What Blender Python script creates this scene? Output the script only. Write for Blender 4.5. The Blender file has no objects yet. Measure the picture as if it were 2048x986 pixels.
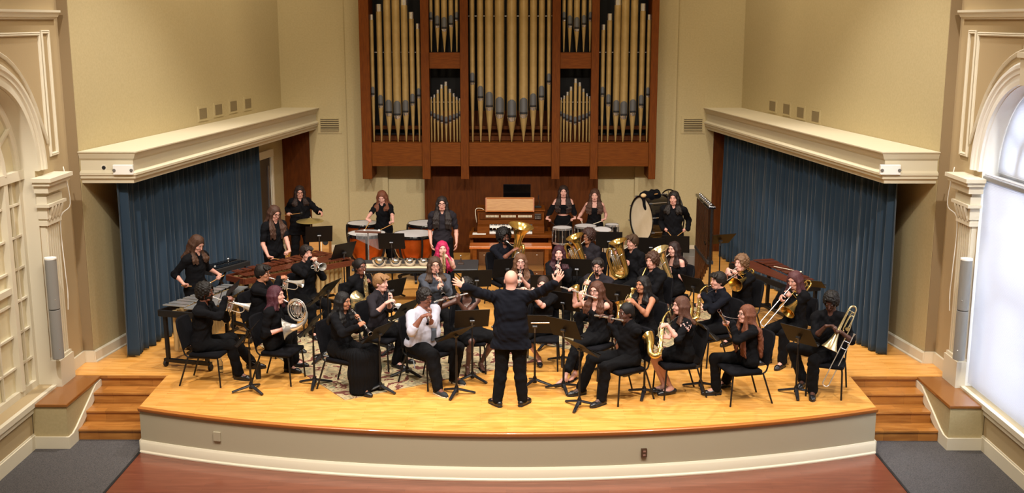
import bpy, math, random
import numpy as np
from mathutils import Vector, Matrix
random.seed(7); np.random.seed(7)
PI=math.pi; R=math.radians
sc=bpy.context.scene; COL=sc.collection
# ---------------------------------------------------------------- camera (measured: balcony, 4.84 m above the stage)
F=2242.;PITCH=R(11.42);YAW=math.atan(10/2242.);CX,CZ=.12,4.84
cam=bpy.data.cameras.new('camera'); cam.sensor_width=36; cam.lens=36*F/2048; cam.clip_end=200
co=bpy.data.objects.new('camera',cam); COL.objects.link(co); co.location=(CX,0,CZ)
co.rotation_euler=(PI/2-PITCH,0,YAW); sc.camera=co
sc.view_settings.view_transform='Standard'; sc.view_settings.look='None'; sc.view_settings.gamma=1
sc.view_settings.use_curve_mapping=False; sc.view_settings.exposure=0.0
w=bpy.data.worlds.new('daylight'); sc.world=w; w.use_nodes=True
w.node_tree.nodes['Background'].inputs[0].default_value=(.80,.88,1,1); w.node_tree.nodes['Background'].inputs[1].default_value=8.0
def lamp(name,loc,tgt,power,size,color,kind='SPOT',angle=70):
    l=bpy.data.lights.new(name,kind); l.energy=power; l.color=color
    if kind=='SPOT': l.spot_size=R(angle); l.spot_blend=.6; l.shadow_soft_size=size
    else: l.shape='DISK'; l.size=size
    o=bpy.data.objects.new(name,l); COL.objects.link(o); o.location=loc
    o.rotation_euler=(Vector(tgt)-Vector(loc)).to_track_quat('-Z','Y').to_euler(); return o
WARM=(1,.93,.85)
for x in (-5,-1.7,1.7,5):
    lamp('stage_spotlight',(x,9.0,8.4),(x*.5,17.5,0),1750,.12,WARM,angle=62)
for x in (-3.6,0,3.6):
    lamp('stage_downlight',(x,15.5,9.0),(x*.9,16,0),1350,.12,WARM,angle=82)
for s in (-1,1):
    for y in (17.2,20.2):
        lamp('wall_light',(s*2.2,y,9.2),(s*5.5,y+.6,4.2),470,.3,(1,.84,.60),angle=80)
for x in (-3.4,3.4): lamp('back_wall_light',(x,19.5,9.2),(x*1.2,23.4,5.2),260,.3,(1,.84,.60),angle=75)
lamp('organ_light',(0,18.0,9.2),(0,22.8,4.6),420,.3,(1,.86,.62),angle=60)
lamp('house_light',(0,7,9.3),(0,8,0),1000,5,(1,.88,.70),'AREA')

def ray(px,py):
    u=(px-1024)/F; v=(493-py)/F
    x=u; y=math.cos(PITCH)+v*math.sin(PITCH); z=-math.sin(PITCH)+v*math.cos(PITCH)
    c,s=math.cos(YAW),math.sin(YAW); return Vector((x*c-y*s,x*s+y*c,z))
CAMP=Vector((CX,0,CZ))
def atz(px,py,z=0): r=ray(px,py); return CAMP+r*((z-CZ)/r.z)
def aty(px,py,Y): r=ray(px,py); return CAMP+r*(Y/r.y)
def aim(M,px,py,L,near=True):
    """point at distance L from M on the sight line through a pixel"""
    r=ray(px,py).normalized(); oc=CAMP-M; b=oc.dot(r); c=oc.length_squared-L*L; D=b*b-c
    t=-b if D<=0 else (-b-math.sqrt(D) if near else -b+math.sqrt(D))
    return M+((CAMP+r*t)-M).normalized()*L
# ---------------------------------------------------------------- materials
def lin(h):
    if isinstance(h,str):
        h=h.lstrip('#'); c=[int(h[i:i+2],16)/255 for i in (0,2,4)]
        return tuple(x/12.92 if x<=.04045 else ((x+.055)/1.055)**2.4 for x in c)+(1,)
    return tuple(h)+(1,)
MATS={}
def mat(name,color,rough=.6,metal=0,bump=0,bscale=200,color2=None,cscale=8,coat=0,sheen=0,spec=.5,alpha=1,trans=0,stretch=None,emis=None):
    if name in MATS: return MATS[name]
    m=bpy.data.materials.new(name); m.use_nodes=True; nt=m.node_tree; b=nt.nodes['Principled BSDF']
    b.inputs['Base Color'].default_value=lin(color); b.inputs['Roughness'].default_value=rough; b.inputs['Metallic'].default_value=metal
    b.inputs['Coat Weight'].default_value=coat; b.inputs['Specular IOR Level'].default_value=spec; b.inputs['Sheen Weight'].default_value=sheen
    b.inputs['Alpha'].default_value=alpha; b.inputs['Transmission Weight'].default_value=trans
    tc=nt.nodes.new('ShaderNodeTexCoord'); mp=nt.nodes.new('ShaderNodeMapping'); nt.links.new(tc.outputs['Object'],mp.inputs[0])
    if stretch: mp.inputs['Scale'].default_value=stretch
    if color2:
        n=nt.nodes.new('ShaderNodeTexNoise'); n.inputs['Scale'].default_value=cscale; n.inputs['Detail'].default_value=4
        mx=nt.nodes.new('ShaderNodeMix'); mx.data_type='RGBA'; mx.inputs[6].default_value=lin(color); mx.inputs[7].default_value=lin(color2)
        rp=nt.nodes.new('ShaderNodeMapRange'); rp.inputs[1].default_value=.35; rp.inputs[2].default_value=.65
        nt.links.new(mp.outputs[0],n.inputs['Vector']); nt.links.new(n.outputs[0],rp.inputs[0]); nt.links.new(rp.outputs[0],mx.inputs[0]); nt.links.new(mx.outputs[2],b.inputs['Base Color'])
    if bump:
        n2=nt.nodes.new('ShaderNodeTexNoise'); n2.inputs['Scale'].default_value=bscale; bp=nt.nodes.new('ShaderNodeBump')
        bp.inputs['Strength'].default_value=bump; bp.inputs['Distance'].default_value=.004
        nt.links.new(mp.outputs[0],n2.inputs['Vector']); nt.links.new(n2.outputs[0],bp.inputs['Height']); nt.links.new(bp.outputs[0],b.inputs['Normal'])
    if emis: b.inputs['Emission Color'].default_value=lin(emis[0]); b.inputs['Emission Strength'].default_value=emis[1]
    MATS[name]=m; return m
def plank_mat(name,c1,c2,c3,length,row,rough,coat=.2,rot=0,mortar=.0012,mcol='#3a2410'):
    m=mat(name,c1,rough,coat=coat); nt=m.node_tree; b=nt.nodes['Principled BSDF']
    tc=nt.nodes.new('ShaderNodeTexCoord'); mp=nt.nodes.new('ShaderNodeMapping'); mp.inputs['Rotation'].default_value=(0,0,rot)
    br=nt.nodes.new('ShaderNodeTexBrick'); br.inputs['Scale'].default_value=1; br.inputs['Brick Width'].default_value=length
    br.inputs['Row Height'].default_value=row; br.inputs['Mortar Size'].default_value=mortar; br.offset=.37; br.inputs['Bias'].default_value=0
    br.inputs['Color1'].default_value=lin(c1); br.inputs['Color2'].default_value=lin(c2); br.inputs['Mortar'].default_value=lin(mcol)
    nt.links.new(tc.outputs['Object'],mp.inputs[0]); nt.links.new(mp.outputs[0],br.inputs['Vector'])
    mp2=nt.nodes.new('ShaderNodeMapping'); mp2.inputs['Scale'].default_value=(1.2,9,9); mp2.inputs['Rotation'].default_value=(0,0,rot)
    n=nt.nodes.new('ShaderNodeTexNoise'); n.inputs['Scale'].default_value=2.2; n.inputs['Detail'].default_value=6
    nt.links.new(tc.outputs['Object'],mp2.inputs[0]); nt.links.new(mp2.outputs[0],n.inputs['Vector'])
    mr=nt.nodes.new('ShaderNodeMapRange'); mr.inputs[1].default_value=.45; mr.inputs[2].default_value=.7; mr.inputs[4].default_value=.75
    mx=nt.nodes.new('ShaderNodeMix'); mx.data_type='RGBA'; mx.inputs[7].default_value=lin(c3)
    nt.links.new(n.outputs[0],mr.inputs[0]); nt.links.new(mr.outputs[0],mx.inputs[0]); nt.links.new(br.outputs['Color'],mx.inputs[6]); nt.links.new(mx.outputs[2],b.inputs['Base Color'])
    return m
M=dict(
 wall=mat('wall paint','#b7a880',.85,bump=.25,bscale=120,color2='#b1a27a',cscale=30),
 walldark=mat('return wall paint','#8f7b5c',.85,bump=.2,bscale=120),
 tan=mat('tan panel paint','#b09c78',.85,bump=.2,bscale=120),
 trim=mat('cream trim','#dbd4c0',.5),
 white=mat('white paint','#eeeeea',.5),
 stage=plank_mat('maple stage floor','#dfa352','#d0903f','#ebb468',.9,.057,.34,.25,mcol='#8a5c22'),
 step=plank_mat('oak steps','#ad7234','#8c5826','#bd8442',.45,.16,.3,.3,mcol='#4a2810'),
 maroon=plank_mat('red brown house floor','#78422f','#6d3a2a','#824a37',1.2,.09,.3,.3,mcol='#4a211b'),
 carpet=mat('grey carpet','#5c595a',.97,bump=.9,bscale=160,color2='#3a393c',cscale=90),
 cherry=mat('cherry organ wood','#5a2b03',.6,spec=.15,color2='#6a3606',cscale=5,stretch=(8,8,1)),
 cherryh=mat('cherry rails','#5e2e04',.6,spec=.15,color2='#6e3a08',cscale=5,stretch=(1,8,8)),
 dkpanel=mat('brown panelling','#4c2303',.6,spec=.15,color2='#5a2c05',cscale=4,stretch=(6,6,1)),
 black=mat('black metal','#141417',.4,metal=.3), blackm=mat('black matte','#111114',.7), blackg=mat('black gloss','#0d0d10',.12,coat=.5),
 chrome=mat('chrome','#d8d8da',.18,metal=.85), silver=mat('silver plate','#dedcd8',.22,metal=.78), brass=mat('lacquered brass','#d2b064',.18,metal=.92),
 palebrass=mat('pale brass','#dccb9c',.2,metal=.88), bronze=mat('bronze cymbal','#b8a468',.3,metal=.65),
 pipe=mat('gilded pipe','#ae9360',.36,metal=.4,color2='#a08654',cscale=6), mouth=mat('pipe mouth grey','#5f6062',.4,metal=.5), tin=mat('bright tin','#dcdcdc',.22,metal=.9),
 seat=mat('black chair fabric','#0b0b10',.95,spec=.15,bump=.4,bscale=300), skinl=mat('pale skin','#c18e7e',.55,spec=.3), skinf=mat('fair rosy skin','#ca998c',.55,spec=.3),
 skinm=mat('tan skin','#a26e54',.55,spec=.3), skinb=mat('brown skin','#74483a',.48), skind=mat('dark brown skin','#4c2f26',.45),
 curtain=mat('blue velvet','#182f42',.9,sheen=.2), eyew=mat('eye white','#e8e4dc',.3), iris=mat('dark iris','#241610',.2),
 lips=mat('lips','#a0524c',.45), paper=mat('paper','#f1f0ea',.7), head=mat('drum head','#c6c4c6',.5), copper=mat('copper bowl','#b5561c',.28,metal=.65,color2='#9c4514',cscale=6),
 rose=mat('rosewood bar','#5e2f1c',.35,color2='#482012',cscale=14,stretch=(1,6,6)), alu=mat('aluminium bar','#c4c8cc',.3,metal=.8), gold=mat('gold resonator','#c0a878',.35,metal=.5),
 oak=mat('light oak','#b98a50',.45,color2='#a97840',cscale=6,stretch=(1,8,8)), speaker=mat('grey speaker cloth','#8c8c8a',.8,bump=.5,bscale=400),
)
# ---------------------------------------------------------------- mesh helpers
class MB:
    def __init__(s): s.v=[]; s.f=[]; s.m=[]
    def xf(s,mt): s.v=[tuple(mt@Vector(v)) for v in s.v]; return s
    def add(s,vs,fs,mi=0):
        o=len(s.v); s.v+= [tuple(v) for v in vs]; s.f+=[tuple(i+o for i in f) for f in fs]; s.m+=[mi]*len(fs); return s
    def box(s,x0,x1,y0,y1,z0,z1,mi=0):
        return s.add([(x0,y0,z0),(x1,y0,z0),(x1,y1,z0),(x0,y1,z0),(x0,y0,z1),(x1,y0,z1),(x1,y1,z1),(x0,y1,z1)],
          [(3,2,1,0),(4,5,6,7),(0,1,5,4),(1,2,6,5),(2,3,7,6),(3,0,4,7)],mi)
    def obox(s,c,ax,ay,az,mi=0):
        c,ax,ay,az=map(Vector,(c,ax,ay,az))
        return s.add([c+ax*i+ay*j+az*k for k in (-1,1) for j in (-1,1) for i in (-1,1)],
          [(0,2,3,1),(4,5,7,6),(0,1,5,4),(1,3,7,5),(3,2,6,7),(2,0,4,6)],mi)
    def bar(s,a,b,w,h,up=(0,0,1),mi=0):
        a,b=Vector(a),Vector(b); d=(b-a); u=Vector(up); x=d.cross(u)
        if x.length<1e-6: x=d.cross(Vector((1,0,0)))
        x.normalize(); z=x.cross(d).normalized(); return s.obox((a+b)/2,d/2,x*w/2,z*h/2,mi)
    def tube(s,pts,rad,n=8,smooth=0,closed=False,cap=True,mi=0,sx=1):
        pts=[Vector(p) for p in pts]
        if not hasattr(rad,'__len__'): rad=[rad]*len(pts)
        if smooth:
            P=[];Q=[];N=len(pts); rng=range(N) if closed else range(N-1)
            for i in rng:
                g=(lambda k:pts[k%N]) if closed else (lambda k:pts[min(max(k,0),N-1)])
                p0,p1,p2,p3=g(i-1),g(i),g(i+1),g(i+2)
                for j in range(smooth):
                    t=j/smooth; P.append(.5*((2*p1)+(p2-p0)*t+(2*p0-5*p1+4*p2-p3)*t*t+(3*p1-p0-3*p2+p3)*t**3)); Q.append(rad[i]*(1-t)+rad[(i+1)%N]*t)
            if not closed: P.append(pts[-1]); Q.append(rad[-1])
            pts,rad=P,Q
        N=len(pts); T=[]
        for i in range(N):
            d=(pts[(i+1)%N]-pts[i-1]) if closed else (pts[min(i+1,N-1)]-pts[max(i-1,0)])
            T.append(d.normalized() if d.length>1e-9 else Vector((0,0,1)))
        x=T[0].cross(Vector((0,0,1)))
        if x.length<.05: x=T[0].cross(Vector((1,0,0)))
        x.normalize(); vs=[]
        for i in range(N):
            x=(x-T[i]*x.dot(T[i])).normalized(); y=T[i].cross(x)
            for k in range(n):
                a=2*PI*k/n; vs.append(pts[i]+x*(math.cos(a)*rad[i]*sx)+y*(math.sin(a)*rad[i]))
        fs=[(i*n+k,i*n+(k+1)%n,((i+1)%N)*n+(k+1)%n,((i+1)%N)*n+k) for i in range(N if closed else N-1) for k in range(n)]
        if cap and not closed: fs+=[tuple(range(n-1,-1,-1)),tuple((N-1)*n+k for k in range(n))]
        return s.add(vs,fs,mi)
    def lathe(s,prof,n=24,c=(0,0,0),ax=(0,0,1),mi=0,cap=False):
        c=Vector(c);az=Vector(ax).normalized(); x=az.cross(Vector((0,1,0)))
        if x.length<.05: x=az.cross(Vector((1,0,0)))
        x.normalize(); y=az.cross(x)
        vs=[c+az*z+(x*math.cos(2*PI*k/n)+y*math.sin(2*PI*k/n))*r for r,z in prof for k in range(n)]
        fs=[(i*n+k,i*n+(k+1)%n,(i+1)*n+(k+1)%n,(i+1)*n+k) for i in range(len(prof)-1) for k in range(n)]
        if cap: fs+=[tuple(range(n-1,-1,-1)),tuple((len(prof)-1)*n+k for k in range(n))]
        return s.add(vs,fs,mi)
    def ell(s,c,r,n=12,m=8,mi=0,rot=None):
        vs=[];c=Vector(c)
        for i in range(m+1):
            a=PI*i/m
            for k in range(n):
                b=2*PI*k/n; p=Vector((r[0]*math.sin(a)*math.cos(b),r[1]*math.sin(a)*math.sin(b),r[2]*math.cos(a)))
                vs.append(c+(rot@p if rot else p))
        return s.add(vs,[(i*n+k,(i+1)*n+k,(i+1)*n+(k+1)%n,i*n+(k+1)%n) for i in range(m) for k in range(n)],mi)
    def prism(s,poly,z0,z1,mi=0):
        n=len(poly); return s.add([(x,y,z0) for x,y in poly]+[(x,y,z1) for x,y in poly],
          [tuple(range(n-1,-1,-1)),tuple(range(n,2*n))]+[(k,(k+1)%n,n+(k+1)%n,n+k) for k in range(n)],mi)
    def sweep(s,path,prof,closed=False,mi=0):
        """profile (out,up) swept along a list of (point, outvec, upvec)"""
        n=len(prof); vs=[Vector(p)+Vector(o)*a+Vector(u)*b for p,o,u in path for a,b in prof]; N=len(path)
        fs=[(i*n+k,i*n+(k+1)%n,((i+1)%N)*n+(k+1)%n,((i+1)%N)*n+k) for i in range(N if closed else N-1) for k in range(n)]
        if not closed: fs+=[tuple(range(n-1,-1,-1)),tuple((N-1)*n+k for k in range(n))]
        return s.add(vs,fs,mi)
    def mesh(s,name):
        me=bpy.data.meshes.new(name); me.from_pydata(s.v,[],s.f); return me
def build(name,mb,mats,parent=None,smooth=True,bevel=0,label=None,ang=40):
    me=mb.mesh(name) if isinstance(mb,MB) else mb
    for m in (mats if isinstance(mats,(list,tuple)) else [mats]): me.materials.append(M[m] if isinstance(m,str) else m)
    if isinstance(mb,MB):
        if max(mb.m,default=0): me.polygons.foreach_set('material_index',mb.m)
        import bmesh
        bm=bmesh.new(); bm.from_mesh(me); bmesh.ops.recalc_face_normals(bm,faces=bm.faces); bm.to_mesh(me); bm.free()
    o=bpy.data.objects.new(name,me); COL.objects.link(o)
    if smooth:
        me.polygons.foreach_set('use_smooth',[True]*len(me.polygons))
        if isinstance(mb,MB): me.set_sharp_from_angle(angle=R(ang))
    if bevel:
        b=o.modifiers.new('bevel','BEVEL'); b.width=bevel; b.segments=2; b.limit_method='ANGLE'
    if parent: o.parent=parent
    if label: o['label']=label
    return o
def tag(o,label=None,cat=None,group=None,kind=None):
    for k,v in (('label',label),('category',cat),('group',group),('kind',kind)):
        if v: o[k]=v
    return o
def thing(name,label,cat,loc=(0,0,0),rz=0,group=None,mtx=None):
    o=bpy.data.objects.new(name,None); COL.objects.link(o); o.empty_display_size=.1
    if mtx is not None: o.matrix_world=mtx
    else: o.location=loc; o.rotation_euler=(0,0,rz)
    return tag(o,label,cat,group)
def struct(name,mb,mats,label=None,**k):
    o=build(name,mb,mats,**k); o['kind']='structure'
    if label: o['label']=label
    return o
def dup(o,parent=None,loc=None,rz=None,**t):
    c=o.copy(); COL.objects.link(c)
    if parent: c.parent=parent
    if loc is not None: c.location=loc
    if rz is not None: c.rotation_euler=(0,0,rz)
    for ch in list(o.children): dup(ch,c)
    return tag(c,**t)
# ================================================================ ROOM
WX=6.13            # window walls
def arc_edge(n=48,x=4.7,R0=12.54,yc=25.25):
    return [(x*(-1+2*i/n), yc-math.sqrt(R0*R0-(x*(-1+2*i/n)*.987)**2)) for i in range(n+1)]
edge=arc_edge()
# stage deck
poly=edge+[(4.74,14.9),(6.13,14.9),(6.13,15.5),(4.7,23.7),(-4.7,23.7),(-6.13,15.5),(-6.13,14.9),(-4.74,14.9)]
struct('floor_stage',MB().prism(poly,-.05,0),'stage',smooth=False)
# nosing
path=[]
for i,(x,y) in enumerate(edge):
    a=edge[max(i-1,0)];b=edge[min(i+1,48)];t=Vector((b[0]-a[0],b[1]-a[1],0)).normalized(); path.append(((x,y,0),(t.y,-t.x,0),(0,0,1)))
nos=[(-.02,-.05),(.025,-.05),(.035,-.03),(.035,-.008),(.02,.002),(-.02,.002)]
m=MB().sweep(path,nos)
struct('trim_1',m,mat('stage nosing','#a4652a',.3,coat=.3),'wooden nosing along the curved stage edge')
# apron
m=MB()
out=[(x,y) for x,y in edge]; pts=out+[(4.7,14.9),(-4.7,14.9)]
m.prism(pts,-.6,-.05); struct('wall_apron',m,mat('apron paint','#a8a08a',.8,bump=.15,bscale=150),'grey beige curved apron under the stage edge')
bprof=[(0,-.6),(.03,-.6),(.03,-.47),(.022,-.46),(.018,-.45),(.012,-.44),(0,-.44)]
m=MB().sweep([(( x,y,0),o,u) for ((x,y,_),o,u) in path],bprof)
m.sweep([(( x,y,0),o,u) for ((x,y,_),o,u) in path],[(.03,-.6),(.05,-.6),(.05,-.585),(.03,-.57)])
for s in (-1,1): m.box(min(s*4.7,s*4.73),max(s*4.7,s*4.73),13.6,14.02,-.6,-.45)
struct('baseboard_apron',m,'trim','cream baseboard following the curved apron')
# house floor
struct('floor_house',MB().box(-4.72,4.72,-4,13.9,-.65,-.6),'maroon','red brown plank floor in front of the stage',smooth=False)
for s,n in ((-1,'left'),(1,'right')):
    struct('floor_carpet_'+n,MB().box(min(s*4.72,s*6.4),max(s*4.72,s*6.4),-4,14.2,-.65,-.597),'carpet','dark grey carpet before the %s steps'%n,smooth=False)
    struct('trim_carpet_'+n,MB().box(s*4.72-.015,s*4.72+.015,-4,13.85,-.6,-.592),'blackm','black edging between carpet and wood floor',smooth=False)
# steps (each flight one thing-like structure) and the plinths beside them
for s,n in ((-1,'left'),(1,'right')):
    X0,X1=sorted((s*4.72,s*5.68)); m=MB()
    for k in range(3):
        z=-.45+.15*k; y=14.0+.3*k
        m.box(X0,X1,y,14.95,z-.15,z-.028); m.box(X0-.0,X1,y-.02,14.95,z-.028,z)
    m.box(X0,X1,14.905,14.96,-.15,-.05); m.box(X0,X1,14.87,14.899,-.035,.001)
    struct('stairs_'+n,m,'step','flight of orange brown wooden steps up the %s end of the stage'%n,smooth=False,bevel=.004)
    X0,X1=sorted((s*5.68,s*6.12)); m=MB().box(X0,X1,13.7,15.5,-.6,-.04)
    o=struct('wall_plinth_'+n,m,'wall','beige knee wall beside the %s steps'%n,smooth=False)
    m=MB().box(min(s*5.66,s*6.13),max(s*5.66,s*6.13),13.68,14.895,-.04,0)
    struct('trim_plinth_cap_'+n,m,mat('varnished cap','#8a5626',.25,coat=.4),'varnished wooden cap on the %s knee wall'%n,smooth=False,bevel=.008)
    m=MB()
    m.box(min(s*5.66,s*6.13),max(s*5.66,s*6.13),13.668,13.7,-.6,-.438)
    # raking skirt beside the steps
    x=s*5.67
    poly=[(13.68,-.6),(13.985,-.6),(13.985,-.5),(14.9,-.14),(14.95,-.14),(14.95,-.045),(14.7,-.06),(13.95,-.40),(13.82,-.44),(13.68,-.44)]
    n_=len(poly); vs=[(x-.012,a,b) for a,b in poly]+[(x+.012,a,b) for a,b in poly]
    m.add(vs,[tuple(range(n_)),tuple(range(2*n_-1,n_-1,-1))]+[(k,(k+1)%n_,n_+(k+1)%n_,n_+k) for k in range(n_)])
    struct('baseboard_plinth_'+n,m,'trim','cream skirting around the %s knee wall'%n,smooth=False)
# ceiling, rear wall: the hall is closed
struct('ceiling',MB().box(-6.6,6.6,-4,24,9.6,9.7),mat('ceiling paint','#cfc7b2',.9),smooth=False)
struct('wall_rear',MB().box(-6.6,6.6,-4.1,-4,-.65,9.7),'tan',smooth=False)
struct('wall_back',MB().box(-5.3,5.3,23.5,23.7,-.1,9.7),'wall',smooth=False)
# splayed stage side walls
def P2(s,t,off=0):   # point along the splay at fraction t, off = inward offset
    a=Vector((s*5.98,15.53,0)); b=Vector((s*4.80,23.5,0)); d=(b-a).normalized(); nn=Vector((-s*d.y,s*d.x*1.0,0)); nn=Vector((-s,0,0))
    return a+(b-a)*t+nn*off
SPL={}
for s,n in ((-1,'left'),(1,'right')):
    a=P2(s,0);b=P2(s,1); w_=Vector((s*.35,0,0)); m=MB()
    q=[(a.x,a.y),(b.x,b.y),(b.x+w_.x,b.y+.0),(a.x+w_.x,a.y)]
    m.prism(q,-.1,9.7); struct('wall_'+n,m,'wall','beige splayed wall at the %s side of the stage'%n,smooth=False)
    # window wall with an arched opening
    yc,zc,ra,zs=13.22,2.92,1.19,.03; xo=s*WX; m=MB()
    arc=[(yc+ra*math.cos(PI*i/32),zc+ra*math.sin(PI*i/32)) for i in range(33)]
    y1,y0,zt=15.54,-4,9.7; T=s*.36
    def wallpoly(poly):
        n_=len(poly); m.add([(xo,a_,b_) for a_,b_ in poly]+[(xo+T,a_,b_) for a_,b_ in poly],[tuple(range(n_)),tuple(range(2*n_-1,n_-1,-1))]+[(k,(k+1)%n_,n_+(k+1)%n_,n_+k) for k in range(n_)])
    wallpoly([(y0,-.65),(y1,-.65),(y1,zs),(y0,zs)])
    wallpoly([(yc+ra,zs),(y1,zs),(y1,zc),(yc+ra,zc)]); wallpoly([(y0,zs),(yc-ra,zs),(yc-ra,zc),(y0,zc)])
    for i in range(32):
        (ya,za),(yb,zb)=arc[i],arc[i+1]; wallpoly([(ya,za),(yb,zb),(yb,zt),(ya,zt)])
    wallpoly([(yc+ra,zc),(y1,zc),(y1,zt),(yc+ra,zt)]); wallpoly([(y0,zc),(yc-ra,zc),(yc-ra,zt),(y0,zt)])
    struct('wall_window_'+n,m,'tan','tan hall wall around the %s arched window'%n,smooth=False)
    # baseboard
    m=MB(); X0,X1=sorted((s*WX,s*(WX-.03))); m.box(X0,X1,-4,13.7,-.6,-.42); m.box(*sorted((s*WX,s*(WX-.015))),-4,13.7,-.42,-.40)
    struct('baseboard_hall_'+n,m,'trim',smooth=False)
    m=MB(); X=s*5.98
    aa=P2(s,0);bb=P2(s,.98)
    d=(bb-aa).normalized(); o_=Vector((-s,0,0))
    m.sweep([(aa+Vector((0,-.03,0)),o_,(0,0,1)),(bb,o_,(0,0,1))],[(0,0),(.03,0),(.03,.15),(.015,.17),(0,.17)])
    m.sweep([(aa+Vector((0,-.03,0)),o_,(0,0,1)),(bb,o_,(0,0,1))],[(.03,0),(.045,0),(.045,.015),(.03,.03)])
    m.box(*sorted((s*5.97,s*6.13)),15.49,15.53,0,.17); m.box(*sorted((s*6.10,s*6.13)),14.98,15.49,0,.17)
    struct('baseboard_stage_'+n,m,'trim','cream baseboard at the foot of the %s stage wall'%n,smooth=False)
    # dark strip beside corner : end of the splayed wall
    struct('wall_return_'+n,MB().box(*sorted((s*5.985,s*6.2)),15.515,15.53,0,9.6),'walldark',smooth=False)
    # ---- arch surround, pilaster, panel mouldings
    m=MB(); I=-s
    def arcpath(r,a0=0,a1=PI,k=40,dy=0): return [((xo,yc+r*math.cos(a0+(a1-a0)*i/k),zc+r*math.sin(a0+(a1-a0)*i/k)),(0,math.cos(a0+(a1-a0)*i/k),math.sin(a0+(a1-a0)*i/k)),(I,0,0)) for i in range(k+1)]
    m.sweep(arcpath(ra),[(0,0),(0,.05),(.05,.05),(.055,.035),(.12,.035),(.13,.055),(.17,.055),(.19,.075),(.23,.075),(.24,.04),(.27,.03),(.27,0)])
    m.sweep(arcpath(ra),[(0,0),(0,-.30),(-.008,-.30),(-.008,.004)])
    for yy,dy in ((yc+ra,-.008),(yc-ra,.008)): m.box(*sorted((xo,xo+s*.3)),*sorted((yy,yy+dy)),zs,zc)
    struct('trim_arch_'+n,m,'trim' if s<0 else 'white','cream moulded arch around the %s window'%n)  # right arch and reveal in white: their daylight brightness is put into the colour
    m=MB()   # keystone
    m.add([(xo+I*t_,yc+a_,zc+b_) for t_ in (0,.12) for a_,b_ in ((-.06,ra-.02),(.06,ra-.02),(.10,ra+.3),(-.10,ra+.3))],[(0,1,2,3),(7,6,5,4),(0,1,5,4),(1,2,6,5),(2,3,7,6),(3,0,4,7)])
    m.box(*sorted((xo,xo+I*.15)),yc-.13,yc+.13,zc+ra+.3,zc+ra+.36)
    struct('trim_keystone_'+n,m,'trim',smooth=False)
    for yy,tagn in ((yc+ra+.02,''),(yc-ra-.42,'_near')):
        m=MB(); W=.40; X0,X1=sorted((xo,xo+I*.07))
        m.box(X0,X1,yy,yy+W,zs-.03,2.35)
        for k in range(6): # flutes as raised fillets
            y=yy+.03+k*(W-.06)/5; m.box(*sorted((xo+I*.06,xo+I*.085)),y-.018,y+.018,.42,2.2)
        m.box(*sorted((xo,xo+I*.13)),yy-.03,yy+W+.03,-.0,.36); m.box(*sorted((xo,xo+I*.11)),yy-.015,yy+W+.015,.36,.40)
        # capital
        z=2.2
        for dz,ov in ((.06,.03),(.03,.02),(.16,.04),(.04,.09),(.10,.05),(.05,.03),(.10,.10),(.05,.14),(.05,.17)):
            m.box(*sorted((xo,xo+I*(.085+ov))),yy-ov,yy+W+ov,z,z+dz); z+=dz
        # scroll leaves on the capital
        for k in range(4):
            y=yy+.04+k*(W-.08)/3; m.tube([(xo+I*.10,y,2.27),(xo+I*.135,y,2.36),(xo+I*.16,y,2.44),(xo+I*.13,y,2.46)],[.03,.028,.02,.01],6,smooth=3)
        struct('trim_pilaster_%s%s'%(n,tagn),m,'trim','cream fluted pilaster with carved capital at the %s window'%n,smooth=False)
    m=MB(); mp_=[(0,0),(0,.02),(.015,.03),(.03,.02),(.035,.03),(.05,.02),(.05,0)]
    def mould(pts,closed=True):
        N=len(pts); path=[]
        for i in range(N):
            p=Vector(pts[i]); a_=Vector(pts[i-1] if closed or i>0 else pts[i]); b_=Vector(pts[(i+1)%N] if closed or i<N-1 else pts[i])
            t1=(p-a_).normalized() if (p-a_).length>0 else (b_-p).normalized(); t2=(b_-p).normalized() if (b_-p).length>0 else t1
            nrm=Vector((0,t1.z,-t1.y))+Vector((0,t2.z,-t2.y)); nrm=nrm.normalized()/max(.4,math.cos(t1.angle(t2)/2) if t1.angle(t2,0)>0 else 1)
            path.append((p,nrm,(I,0,0)))
        m.sweep(path,mp_,closed)
    def yz(y,z): return (xo,y,z)
    mould([yz(14.95,3.1),yz(15.12,3.1),yz(15.12,4.66),yz(14.95,4.66)])
    sp=[yz(14.85,4.64),yz(13.45,4.64),yz(13.45,4.64-.12)]+[yz(yc+(ra+.42)*math.cos(a_),zc+(ra+.42)*math.sin(a_)) for a_ in [R(80-8*i) for i in range(8)]]
    sp=[yz(14.82,4.64),yz(13.48,4.64)]+[yz(yc+(ra+.42)*math.cos(a_),zc+(ra+.42)*math.sin(a_)) for a_ in [R(81-7*i) for i in range(8)]]+[yz(14.82,3.35)]
    mould(sp)
    struct('trim_panel_mould_'+n,m,'trim','cream panel moulding on the %s hall wall'%n,smooth=False)
    m=MB(); m.sweep([((xo,-4,4.85),(0,0,1),(I,0,0)),((xo,15.4,4.85),(0,0,1),(I,0,0))],[(0,0),(0,.03),(.02,.035),(.03,.06),(.07,.075),(.09,.10),(.12,.10),(.12,0)])
    struct('trim_band_'+n,m,'trim','cream moulded band high on the %s hall wall'%n,smooth=False)
    m=MB(); m.box(*sorted((xo,xo+I*.06)),yc-ra-.05,yc+ra+.05,zs-.07,zs); m.box(*sorted((xo,xo+I*.03)),yc-ra-.05,yc+ra+.05,zs-.15,zs-.07); struct('trim_sill_'+n,m,'trim',smooth=False)
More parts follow.
